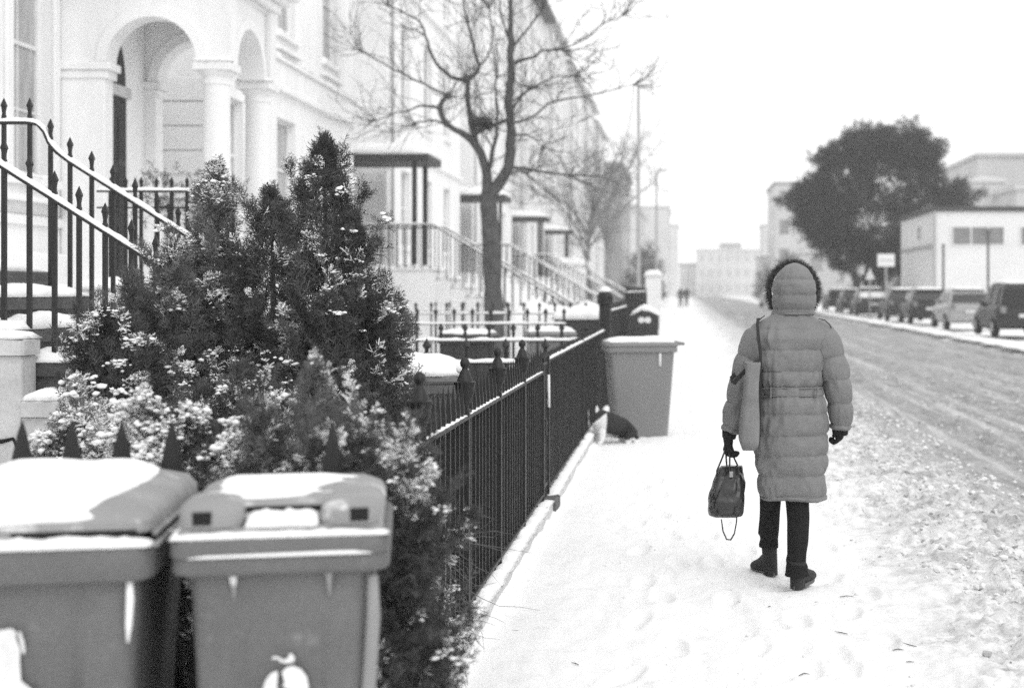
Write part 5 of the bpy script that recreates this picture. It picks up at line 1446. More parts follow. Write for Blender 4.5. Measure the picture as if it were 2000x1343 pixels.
# wall thickened behind the porch, with the black front door and its arched fanlight
mb = MB(); mb.box(-7.645, -7.25, 17.705, 19.135, 1.6, 5.25); mb.build('porch_wall', 'stucco', H1, world=True)
D_ = MB().bbox(-7.252, -7.19, 17.72, 18.36, 1.61, 4.0, .006).build('door', 'door', H1, world=True)
MB().bbox(-7.252, -7.14, 17.71, 18.40, 4.0, 4.14, .01).build('transom', 'stone', H1, world=True)
arc_ = [(18.04 + .32*cos(t), 4.14 + .62*sin(t)) for t in np.linspace(0, pi, 16)]
MB().prism(arc_, -7.252, -7.20, axis='x').build('fanlight', 'door', H1, world=True)
for z in (1.8, 2.5, 3.2):
    for y in (17.78, 18.08): MB().bbox(-7.19, -7.182, y, y+.22, z, z+.55, .004).build('door_panel', 'door', H1, world=True)
MB().lathe([(.0, -.03), (.035, -.02), (.035, .02), (.0, .03)], 10).build('door_knob', 'galv', H1, True, loc=(.48, 3.3, 2.75))
# projecting second bay of the same house
op2 = [(21.42, 22.3, 2.7, 4.48), (24.15, 25.3, 2.7, 4.48), (27.2, 28.35, 2.7, 4.48), (21.42, 22.3, 5.95, 8.2), (24.15, 25.3, 5.95, 8.2), (27.2, 28.35, 5.95, 8.2), (24.15, 25.3, 9.4, 11.2), (27.2, 28.35, 9.4, 11.2)]
mb = MB(); facade(mb, -6.9, 21.0, 29.7, 0, 13.5, op2, .18)
mb.add([(-6.9, 29.7, 0), (-14, 29.7, 0), (-14, 29.7, 13.5), (-6.9, 29.7, 13.5)], np.array([(0, 1, 2, 3)]))
mb.add([(-14, 21, 4.6), (-6.9, 21, 4.6), (-6.9, 21, 13.5), (-14, 21, 13.5)], np.array([(0, 1, 2, 3)]))
mb.build('wall', 'stucco', H1, world=True)
for a, b, c, d in op2: window(H1, -6.9, a, c, b-a, d-c, (0, 0) if c < 5 else (1, 0), 'glass_pale', .18)
# rusticated return wall seen through the porch: grooved blocks
z = 0.0; k = 0
rb = None
while z < 4.6:
    h = .36
    if rb is None: rb = MB().bbox(-7.9, -6.905, 0, .14, 0, h - .018, .014).build('stone_course', 'stucco_cool', H1, loc=(7.65, 20.87 - 15, z))
    else: inst(rb, (7.65, 20.87 - 15, z), H1)
    z += h
# band course
mb = MB(); mb.bbox(-6.9, -6.80, 21.0, 29.72, 4.92, 5.02, .015); mb.bbox(-6.9, -6.84, 21.0, 29.71, 5.022, 5.42, .01); mb.bbox(-6.9, -6.78, 20.98, 29.74, 5.422, 5.50, .01); mb.build('band_course', 'stucco', H1, world=True)
snow_mb(-6.9, -6.775, 21, 29.74, 5.498, .03, 5, 60, seed=6).build('snow', 'snow_fluffy', H1, True, world=True)
for a, b in ((24.0, 25.45), (27.05, 28.5), (21.25, 22.45)):
    mb = MB(); mb.bbox(-6.9, -6.79, a, b, 5.62, 5.68, .008); mb.build('sill_bracket', 'stucco', H1, world=True)
MB().bbox(-14, -6.2, 3.5, 30.2, 13.5, 14.0, .1).build('roof', 'slate', H1, world=True)

# portico: arched walls on columns
def arch_wall(mb, plane, c, u0, u1, z0, zs, ztop, a0, a1, n=22):
    """wall with a round-headed opening a0..a1 springing at zs; plane 'xz' at y = c[0]..c[1] (u = x) or 'yz' at x = c[0]..c[1] (u = y)"""
    r = (a1 - a0)/2; m = (a0 + a1)/2
    arc = [(m + r*cos(t), zs + r*sin(t)) for t in np.linspace(pi, 0, n)]
    front = []
    def P(u, z, s): return (u, c[s], z) if plane == 'xz' else (c[s], u, z)
    quads = []
    for s in (0, 1):
        for (u, z), (v, w) in zip(arc, arc[1:]): quads.append([P(u, z, s), P(v, w, s), P(v, ztop, s), P(u, ztop, s)])
        quads.append([P(u0, zs, s), P(a0, zs, s), P(a0, ztop, s), P(u0, ztop, s)])
        quads.append([P(a1, zs, s), P(u1, zs, s), P(u1, ztop, s), P(a1, ztop, s)])
    for (u, z), (v, w) in zip(arc, arc[1:]): quads.append([P(u, z, 0), P(u, z, 1), P(v, w, 1), P(v, w, 0)])
    quads.append([P(u0, zs, 0), P(u0, ztop, 0), P(u0, ztop, 1), P(u0, zs, 1)]); quads.append([P(u1, zs, 0), P(u1, ztop, 0), P(u1, ztop, 1), P(u1, zs, 1)])
    quads.append([P(u0, zs, 0), P(a0, zs, 0), P(a0, zs, 1), P(u0, zs, 1)]); quads.append([P(a1, zs, 0), P(u1, zs, 0), P(u1, zs, 1), P(a1, zs, 1)])
    for q in quads: mb.add(q, np.array([(0, 1, 2, 3)]))
    # archivolt
    for s, sg in ((0, -1), (1, 1)):
        ro = r + .13
        A = [(m + r*1.0*cos(t), zs + r*sin(t)) for t in np.linspace(pi, 0, n)]; B = [(m + ro*cos(t), zs + ro*sin(t)) for t in np.linspace(pi, 0, n)]
        off = .035*sg
        def Q(u, z): return (u, c[s] + off, z) if plane == 'xz' else (c[s] + off, u, z)
        for i in range(n-1):
            mb.add([Q(*A[i]), Q(*A[i+1]), Q(*B[i+1]), Q(*B[i])], np.array([(0, 1, 2, 3)])); mb.add([Q(*B[i]), Q(*B[i+1]), P(*B[i+1], s), P(*B[i], s)], np.array([(0, 1, 2, 3)])); mb.add([Q(*A[i]), Q(*A[i+1]), P(*A[i+1], s), P(*A[i], s)], np.array([(0, 1, 2, 3)]))
PO = MB().bbox(-7.64, -5.38, 17.3, 19.75, 0, 1.60, .02).build('porch', 'stucco', H1, world=True)
PO['_o'] = H1['_o']
zsp = 4.34
mb = MB(); arch_wall(mb, 'xz', (17.45, 17.70), -7.64, -5.56, 0, zsp, 5.30, -7.07, -5.97)
arch_wall(mb, 'xz', (19.15, 19.40), -7.64, -5.56, 0, zsp, 5.30, -7.07, -5.97)
arch_wall(mb, 'yz', (-5.90, -5.63), 17.72, 19.13, 0, zsp, 5.298, 17.86, 18.99)
mb.box(-7.6, -5.6, 17.5, 19.3, 5.25, 5.296)
mb.build('arch_wall', 'stucco', PO, world=True)
mb = MB(); mb.bbox(-7.64, -5.50, 17.39, 19.46, 5.302, 5.42, .02); mb.bbox(-7.64, -5.30, 17.2, 19.65, 5.50, 5.62, .02); mb.bbox(-7.64, -5.40, 17.3, 19.55, 5.422, 5.498, .01); mb.bbox(-7.64, -5.18, 17.08, 19.77, 5.622, 5.78, .03); mb.build('cornice', 'stucco_cool', PO, world=True)
snow_mb(-7.6, -5.17, 17.07, 19.78, 5.776, .09, 24, 24, seed=3).build('snow', 'snow_fluffy', PO, True, world=True)
col = None
for x, y in ((-5.77, 17.58), (-5.77, 19.27)):
    c_ = MB().lathe([(.25, 1.60), (.25, 1.70), (.21, 1.74), (.215, 1.80), (.18, 1.84), (.175, 2.2), (.16, 4.0), (.16, 4.06), (.175, 4.07), (.175, 4.10), (.165, 4.11), (.165, 4.16), (.2, 4.20), (.21, 4.235)], 28)
    q = c_.build('column', 'stucco', PO, True, loc=(x + 7.65, y - 15, 0), angle=40)
    MB().bbox(-.235, .235, -.22, .22, 4.236, 4.338, .012).build('capital', 'stucco', PO, loc=(x + 7.65, y - 15, 0))
    snow_mb(-.245, .245, -.24, -.10, 4.336, .05, 14, 6, seed=x).build('snow', 'snow_fluffy', PO, True, loc=(x + 7.65, y - 15, 0))
for y0_, y1_ in ((17.44, 17.71), (19.14, 19.41)):
    mb = MB(); mb.bbox(-7.64, -7.10, y0_, y1_, 1.6, 4.2, .012); mb.bbox(-7.64, -7.02, y0_-.05, y1_+.05, 4.24, 4.335, .012); mb.bbox(-7.64, -7.06, y0_-.025, y1_+.025, 4.14, 4.24, .012); mb.build('pier', 'stucco', PO, world=True)
# raised landing beside it with its own railing
LD = thing('raised_landing', 'white rendered landing block with snow, half hidden behind the left bushes', 'landing', (-4.6, 12.4, 0))
MB().bbox(-7.5, -4.75, 12.2, 13.8, 0, 1.50, .02).build('block', 'stucco', LD, world=True)
snow_mb(-7.5, -4.72, 12.15, 13.85, 1.497, .08, 40, 20, seed=3, power=9).build('snow', 'snow', LD, True, world=True)
MB().bbox(-5.0, -4.62, 11.7, 12.05, 0, 1.55, .02).build('pillar', 'stucco', LD, world=True)
snow_mb(-5.04, -4.6, 11.66, 12.1, 1.548, .09, 14, 14, seed=4, power=5).build('snow', 'snow', LD, True, world=True)
railing('balcony_railing', 'level snow-topped railing with thin spears behind the left bushes, in front of the arched porch', (-3.85, 12.25), (-5.05, 12.25), 2.40, 1.6, .132, spear_bar(1.0, .026, .1, .016), 1.52, snow=(.05, .03), seed=41, rails_extra=(2.26,))
# frost-dark climbing plant tangled in that railing
pl = thing('pot_plant', 'dark leafy plant tangled in the level railing', 'plant', (-4.55, 12.45, 1.5))
rr_ = np.random.default_rng(5); q = np.clip(rr_.normal(size=(150, 3)), -1.6, 1.6)*(.22, .1, .16) + (-4.5, 12.5, 2.35); mb = MB(); place_fronds(mb, q, rr_.normal(size=q.shape), np.full(150, .1), rr_); mb.build('foliage', 'leaf', pl, world=True)
mb = MB(); mb.tube([(-4.5, 12.5, 1.5), (-4.52, 12.5, 2.3)], .02, 6); mb.build('stem', 'bark', pl, world=True)

# ------------------------------------------------------------------ the terrace beyond: bays, recessed canopied entrances, steps
PER = 13.4
def terrace_house(k, label):
    y0 = 33.3 + PER*k; y1 = 44.2 + PER*k; X = -6.95; far = k > 3
    t = thing('terraced_house', label, 'house', (X, y0, 0), 0, 'white terraced houses along the left side')
    H = (14.9, 14.9, 14.9, 15.4, 15.0, 15.3, 14.6)[k]
    ops = []
    for a in (y0 + 1.7, y0 + 4.8, y0 + 7.9):
        for c, h in ((2.6, 1.9), (5.95, 2.2), (9.3, 1.9), (12.2, 1.4)): ops.append((a, a + 1.15, c, c + h))
    mt = ('stucco', 'stucco_cool', 'stucco_grey', 'stucco_grey', 'stucco_cool', 'stucco_grey', 'stucco_grey')[k]
    mb = MB(); facade(mb, X, y0, y1, 0, H, ops, .18)
    for yy in (y0, y1): mb.add([(-16, yy, 0), (X, yy, 0), (X, yy, H), (-16, yy, H)], np.array([(0, 1, 2, 3)]))
    mb.build('wall', mt, t, world=True)
    mb = MB(); facade(mb, -8.6, y0 - PER + 10.9 + (0 if k else -.0), y0, 0, H, [(y0 - 2.2, y0 - .9, 2.05, 4.5)] , .1)
    mb.build('entrance_wall', 'stucco_grey' if k < 2 else mt, t, world=True)
    mb = MB(); mb.box(-8.72, -8.68, y0 - 2.2, y0 - .9, 2.05, 4.5); mb.build('door', 'door', t, world=True)
    for a, b, c, d in ops: window(t, X, a, c, b - a, d - c, (1, 0), 'glass_pale' if (int(a*3) % 2) else 'glass', .18)
    mb = MB(); mb.bbox(X, X + .1, y0, y1 + .02, 4.92, 5.02, .015); mb.bbox(X, X + .12, y0, y1 + .02, 8.9, 9.05, .015); mb.build('band_course', mt, t, world=True)
    # roof with deep eaves and a gable towards the street
    ov = .55 if k < 3 else .33
    mb = MB(); mb.box(-16, X + ov, y0 - .5, y1 + .6, H, H + .22); mb.build('eaves', 'slate' if k < 3 else 'stone', t, world=True)
    snow_mb(X + ov - .5, X + ov + .02, y0 - .5, y1 + .6, H + .22, .16, 5, 30, seed=k).build('snow', 'snow', t, True, world=True)
    mb = MB(); mb.loft([[(X + ov, y0 - .5, H + .221), (X + ov, y1 + .6, H + .221), (-16, y1 + .6, H + .221), (-16, y0 - .5, H + .221)], [(-9.5, y0 + 1.5, H + 2.6), (-9.5, y1 - 1.5, H + 2.6), (-13.5, y1 - 1.5, H + 2.6), (-13.5, y0 + 1.5, H + 2.6)]]); mb.build('roof', 'slate', t, world=True)
    mb = MB(); mb.bbox(-11.5, -10.7, y0 + 4, y0 + 6, H + 2, H + 4.4, .03); mb.build('chimney', 'stucco_grey', t, world=True)
    # downpipe
    mb = MB(); mb.tube([(X + .07, y0 + .35, .3), (X + .07, y0 + .35, H)], .035, 6); mb.build('downpipe', 'galv', t, world=True)
    return t
names = ['first', 'second', 'third', 'fourth', 'fifth', 'sixth', 'seventh']
lab = ['first white terraced house beyond the near stucco house, behind the black-posted canopy', 'second white terraced house, behind the big bare tree trunk', 'terraced house with a dark overhanging eave high above the big bare tree',
       'terraced house whose eaves step down just right of the bare tree top', 'hazy terraced house in the middle of the receding row', 'small hazy terraced house near the far end of the tall row', 'farthest of the tall terraced houses, before the dark flat-roofed block']
for k in range(7): terrace_house(k, lab[k])

def canopy_porch(k, label):
    y0 = 31.2 + PER*k; t = thing('porch_canopy', label, 'canopy', (-5.9, y0, 0), 0, 'flat porch canopies on dark posts')
    zt = 4.52
    mb = MB(); mb.bbox(-8.55, -5.6, y0, y0 + 1.7, zt - .16, zt, .02); mb.build('fascia', 'fascia', t, world=True)
    snow_mb(-8.5, -5.58, y0 - .02, y0 + 1.72, zt, .30, 30, 20, seed=k, rough=.06, power=3, edge=.01).build('snow', 'snow', t, True, world=True)
    p = None
    for x in (-5.93,):
        for y in (y0 + .15, y0 + 1.45):
            if p is None: p = MB().bbox(-.05, .05, -.05, .05, 2.1, zt - .172, .006).build('post', 'fascia', t, loc=(x + 5.9, y - y0, 0))
            else: inst(p, (x + 5.9, y - y0, 0), t)
    return t
for k, l in enumerate(('nearest flat dark-edged porch canopy with snow, on two black posts', 'second flat porch canopy, just left of the big bare tree trunk', 'third snow-loaded porch canopy, just right of the big bare tree trunk', 'fourth, hazy porch canopy far along the row')): canopy_porch(k, l)

def far_steps(k, label):
    y0 = 31.2 + PER*k; w = 1.7
    t = thing('entrance_steps', label, 'steps', (-5.6, y0, 0), 0, 'flights of steps down from the canopied doors')
    mb = MB(); mb.bbox(-8.6, -5.45, y0, y0 + w, 0, 1.96, .02); mb.build('landing', 'stucco', t, world=True)
    snow_mb(-8.5, -5.42, y0 - .03, y0 + w + .03, 1.958, .12, 30, 14, seed=k+3, power=8).build('snow', 'snow', t, True, world=True)
    n = 9; s0 = None; n0 = None
    for i in range(n):
        x = -5.45 + .33*i; z = 1.96 - .195*(i + 1)
        o = t['_o']
        mb = MB(); mb.bbox(x + .001, x + .33, y0 + .02, y0 + w - .02, -.02, z, .01); mb.build('step', 'stucco_cool', t, world=True)
        if n0 is None: n0 = snow_mb(0, .36, 0, w, 0, .10, 8, 12, seed=4, power=6).build('snow', 'snow', t, True, loc=(x - o[0], y0 - o[1], z - .002))
        else: inst(n0, (x - o[0], 0, z - .002), t)
    for side, y in enumerate((y0 + .05, y0 + w - .05)):
        mb = MB(); pts = [(-7.9, y, 2.98), (-5.5, y, 2.98), (-2.5, y, 1.2)]
        mb.tube(pts, .03, 5); mb.build('handrail', 'iron_far', t, world=True)
        snowy_rail(pts, .07, .035, seed=k*2+side).build('snow', 'snow_fluffy', t, True, world=True)
        b = None
        for i in range(30):
            x = -7.9 + .18*i; zt = np.interp(x, [-7.9, -5.5, -2.5], [2.98, 2.98, 1.2]); h = 1.03
            if b is None: b = MB().box(-.012, .012, -.012, .012, 0, h).build('bar', 'iron_far', t, loc=(x - o[0], y - o[1], zt - h))
            else: inst(b, (x - o[0], y - o[1], zt - h), t)
    return t
for k, l in enumerate(('snow-covered steps with thin railings below the nearest canopy', 'snow-covered steps with thin railings behind the big bare tree trunk', 'snow-covered steps with thin railings right of the big bare tree trunk', 'hazy fourth flight of steps near the second bare tree')): far_steps(k, l)

# ------------------------------------------------------------------ far end of the left side and of the street
def block(name, label, x0, x1, y0, y1, h, m, floors=4, cols=3, side='east', roof=None, parapet=.4, wm='glass', group=None, frontcols=0):
    t = thing(name, label, 'building', ((x0+x1)/2, y0, 0), 0, group)
    mb = MB(); mb.bbox(x0, x1, y0, y1, -.4, h, .05); mb.build('wall', m, t, world=True)
    mb = MB(); mb.bbox(x0 - .25, x1 + .25, y0 - .25, y1 + .25, h, h + parapet, .08); mb.build('roof', roof or m, t, world=True)
    snow_mb(x0 - .2, x1 + .2, y0 - .2, y1 + .2, h + parapet, .2, 8, 8, seed=x0).build('snow', 'snow', t, True, world=True)
    fh = h/floors; wp = None; o = t['_o']
    X = x1 if side == 'east' else x0; sg = 1 if side == 'east' else -1
    for f in range(floors):
        for c in range(cols):
            y = y0 + (y1 - y0)*(c + .5)/cols; wy = min(1.3, (y1-y0)/cols*.5)
            if wp is None: wp = MB().box(-.03, .03, -wy/2, wy/2, 0, fh*.55).build('window', wm, t, loc=(X + .0*sg - o[0], y - o[1], f*fh + fh*.25))
            else: inst(wp, (X - o[0], y - o[1], f*fh + fh*.25), t)
    fp = None
    for f in range(floors):
        for c in range(frontcols):
            x = x0 + (x1 - x0)*(c + .5)/frontcols; ww = min(1.4, (x1-x0)/frontcols*.5)
            if fp is None: fp = MB().box(-ww/2, ww/2, -.03, .03, 0, fh*.5).build('window', wm, t, loc=(x - o[0], 0, f*fh + fh*.28))
            else: inst(fp, (x - o[0], 0, f*fh + fh*.28), t)
    return t
block('street_building', 'dark flat-roofed block with tall window strips at the end of the white terrace', -18, -5.6, 128, 150, 12.6, 'far_grey', 3, 4, wm='glass')
block('street_building', 'pale block behind the tall lamp post with a dark roof box', -20, -5.6, 170, 205, 11.4, 'far_wall', 3, 5, roof='far_mid')
block('street_building', 'tall washed-out pale building at the left end of the far street', -26, -2.5, 235, 262, 15.0, 'far_wall', 4, 4, frontcols=3, wm='far_mid')
block('street_building', 'small washed-out building left of the far pedestrians', -14, -1.2, 290, 310, 14.5, 'far_wall', 4, 4, frontcols=3, wm='far_mid')
b = block('street_building', 'long low white building closing the far end of the street', 3.2, 22, 330, 350, 10.5, 'far_wall', 3, 3, 'west', frontcols=9, wm='far_mid')
MB().bbox(8.5, 13.5, 331, 338, 10.9, 12.4, .2).build('roof_box', 'far_grey', b, world=True)
block('street_building', 'slim pale tower-like building left of the dark tree across the road', 14.6, 19, 262, 272, 13.2, 'far_wall', 3, 2, 'west', frontcols=2, wm='far_mid')
block('street_building', 'grey brick building partly hidden by the left of the dark tree', 13.1, 24, 204, 222, 16.6, 'far_mid', 4, 3, 'west', roof='far_grey', frontcols=4, wm='glass')
block('street_building', 'low pale shop building behind the hooded head of the walking person', 12.8, 30, 160, 170, 5.6, 'far_wall', 2, 2, 'west', frontcols=4, wm='far_grey')
block('street_building', 'low snow-roofed building beside the far end of the road', 12.0, 22, 225, 235, 6.5, 'far_wall', 2, 2, 'west', frontcols=4, wm='far_grey')
block('street_building', 'low pale house with snowy roof left of the long white building', -1.0, 3.0, 345, 360, 7.5, 'far_mid', 2, 2, 'west', frontcols=2, wm='far_wall')
block('street_building', 'low pale annex right of the long white building at the street end', 16, 23, 300, 312, 8.2, 'far_wall', 2, 2, 'west', frontcols=3, wm='far_mid')
# far tree masses
def far_bushmass(label, x, y, w, h, seed, m='leaf_tree'):
    r = np.random.default_rng(seed); t = thing('distant_trees', label, 'trees', (x, y, 0)); n = int(220*w*h/20) + 80
    q = r.normal(size=(n, 3)); q /= np.linalg.norm(q, axis=1, keepdims=True); q[:, 2] = np.abs(q[:, 2])
    P = q*r.random((n, 1))**.3*(w/2, w/3, h) + (x, y, 0); P[:, 2] *= (1 + .3*noise2(P[:, 0]*.8, seed, 1))
    mb = MB(); place_fronds(mb, P, q + (0, 0, .5), np.full(n, 1.1), r); mb.build('foliage', m, t, world=True)
far_bushmass('far grey shrubs left of the hooded head', 13.2, 215, 5, 5, 4, 'leaf_pale')
far_bushmass('hazy shrubbery below the grey brick building', 11.8, 150, 5, 4.2, 5, 'leaf_pale')
far_bushmass('hazy evergreen hedge under the pale block on the left', -3.6, 128, 3, 5, 6, 'leaf_pale')
t = thing('gate_pillar', 'pale rendered gate pillar at the end of the farthest fence run', 'pillar', (-.8, 38, 0))
MB().bbox(-1.02, -.60, 38, 38.4, 0, 1.9, .02).build('shaft', 'stucco_grey', t, True, world=True, angle=30); snow_mb(-1.06, -.56, 37.96, 38.44, 1.9, .16, 12, 12, seed=5, power=4).build('snow', 'snow', t, True, world=True)
t = thing('porch_building', 'hazy low entrance building with snow on its flat roof beyond the second bare tree', 'porch', (-5, 70, 0))
MB().bbox(-6.4, -4.9, 70, 73, 0, 2.7, .05).build('wall', 'stucco_cool', t, world=True); snow_mb(-6.5, -4.8, 69.9, 73.1, 2.7, .4, 14, 10, seed=5).build('snow', 'snow', t, True, world=True)

# right side: white single-storey building with panelled end
WB = thing('white_hall', 'white flat-roofed building with horizontal dark windows behind the parked cars', 'building', (13, 74, 0))
mb = MB(); mb.bbox(13.0, 40, 74, 85, -.3, 5.62, .03); mb.build('wall', 'concrete', WB, world=True)
mb = MB(); mb.bbox(12.85, 40.2, 73.85, 85.2, 5.62, 5.86, .03); mb.build('roof', 'fascia', WB, world=True)
snow_mb(12.9, 40.1, 73.9, 85.1, 5.86, .10, 40, 8, seed=6).build('snow', 'snow', WB, True, world=True)
p = None
for i in range(9):
    y = 74.6 + i*1.13
    if p is None: p = MB().bbox(-.07, .0, 0, .8, 0, 3.4, .02).build('panel', 'concrete', WB, loc=(0, y - 74, .2))
    else: inst(p, (0, y - 74, .2), WB)
MB().box(12.9, 13.0, 74.2, 84.9, 3.75, 3.9).build('string_course', 'galv', WB, world=True)
for a, b in ((14.0, 16.65), (17.55, 20.4), (21.2, 24)):
    mb = MB(); z0_, z1_ = 3.88, 4.78
    for q in ((a, b, z0_-.06, z0_), (a, b, z1_, z1_+.06), (a-.06, a, z0_-.06, z1_+.06), (b, b+.06, z0_-.06, z1_+.06)): mb.box(q[0], q[1], 73.93, 74, q[2], q[3])
    w_ = mb.build('window', 'timber_white', WB, world=True); w_['_o'] = WB['_o']
    mb = MB(); mb.box(a, b, 73.97, 73.99, z0_, z1_); mb.build('pane', 'glass' , w_, world=True)
    mb = MB(); mb.box(a + (b-a)*.36 - .03, a + (b-a)*.36 + .03, 73.95, 73.965, z0_, z1_); mb.box(a + (b-a)*.7 - .03, a + (b-a)*.7 + .03, 73.95, 73.965, z0_, z1_); mb.build('glazing_bar', 'timber_white', w_, world=True)
mb = MB(); mb.tube([(13.05, 73.9, 0), (13.05, 73.9, 5.6)], .06, 8); mb.build('downpipe', 'galv', WB, world=True)
mb = MB(); mb.bbox(12.95, 13.0, 78, 78.8, 4.3, 5.0, .01); mb.build('notice_board', 'galv', WB, world=True)
block('grey_block', 'large pale grey flat-roofed block rising behind the white hall', 29.0, 60, 140, 160, 14.6, 'far_mid', 3, 2, 'west', frontcols=0)
block('grey_block', 'lower grey block in front of the large one at the right edge', 27.6, 60, 118, 130, 9.8, 'far_mid', 2, 2, 'west', frontcols=3, wm='far_grey')
block('grey_block', 'taller set-back part of the grey block at the top right', 24.5, 28.4, 126, 140, 11.0, 'far_wall', 2, 2, 'west')

# lamp posts, signs, poles
def lamp(label, x, y, h, arm, group='tall street lamps on the left'):
    t = thing('street_lamp', label, 'lamp post', (x, y, 0), 0, group)
    MB().lathe([(.13, 0), (.13, 1.1), (.085, 1.15), (.06, h)], 10).build('pole', 'galv', t, True)
    MB().tube([(0, 0, h - .05), (.15, 0, h + .02), (arm, 0, h + .06)], .035, 8).build('arm', 'galv', t, True)
    MB().bbox(arm - .1, arm + .42, -.1, .1, h, h + .1, .02).build('lantern', 'galv', t)
lamp('tall street lamp on the left, arm pointing to the road', -1.87, 59, 9.95, .2)
lamp('second street lamp, tiny and hazy, left of the far street end', -1.75, 92, 9.2, .3)
def post_sign(label, x, y, zt, w, h, shape='rect'):
    t = thing('road_sign', label, 'sign', (x, y, 0))
    MB().tube([(0, 0, 0), (0, 0, zt)], .05, 8).build('post', 'galv', t, True)
    if shape == 'rect':
        MB().bbox(-w/2, w/2, -.07, -.05, zt - h, zt, .005).build('sign_face', 'signm', t)
        MB().box(-w/2 + .08, w/2 - .08, -.076, -.072, zt - h*.55, zt - h*.47).build('marking', 'galv', t)
    else:
        MB().loft([[(-w/2, -.07, zt - h), (w/2, -.07, zt - h), (0, -.07, zt)], [(-w/2, -.05, zt - h), (w/2, -.05, zt - h), (0, -.05, zt)]]).build('sign_face', 'signm', t)
post_sign('white rectangular sign on a pale post in front of the dark tree trunk', 10.0, 70.3, 3.3, .85, .62)
post_sign('small pale triangular sign left of the rectangular one', 9.3, 71, 2.6, .5, .55, 'tri')
for l, x, y, zt in (('dark pole in front of the dark window of the white hall', 12.85, 60, 4.0), ('shorter grey pole in front of the white hall wall', 11.6, 63.5, 3.5)):
    t = thing('pole', l, 'pole', (x, y, 0)); MB().tube([(0, 0, 0), (0, 0, zt)], .055, 8).build('shaft', 'pole_dark', t, True); MB().lathe([(.075, zt), (.075, zt + .05), (.01, zt + .08)], 8).build('cap', 'pole_dark', t)

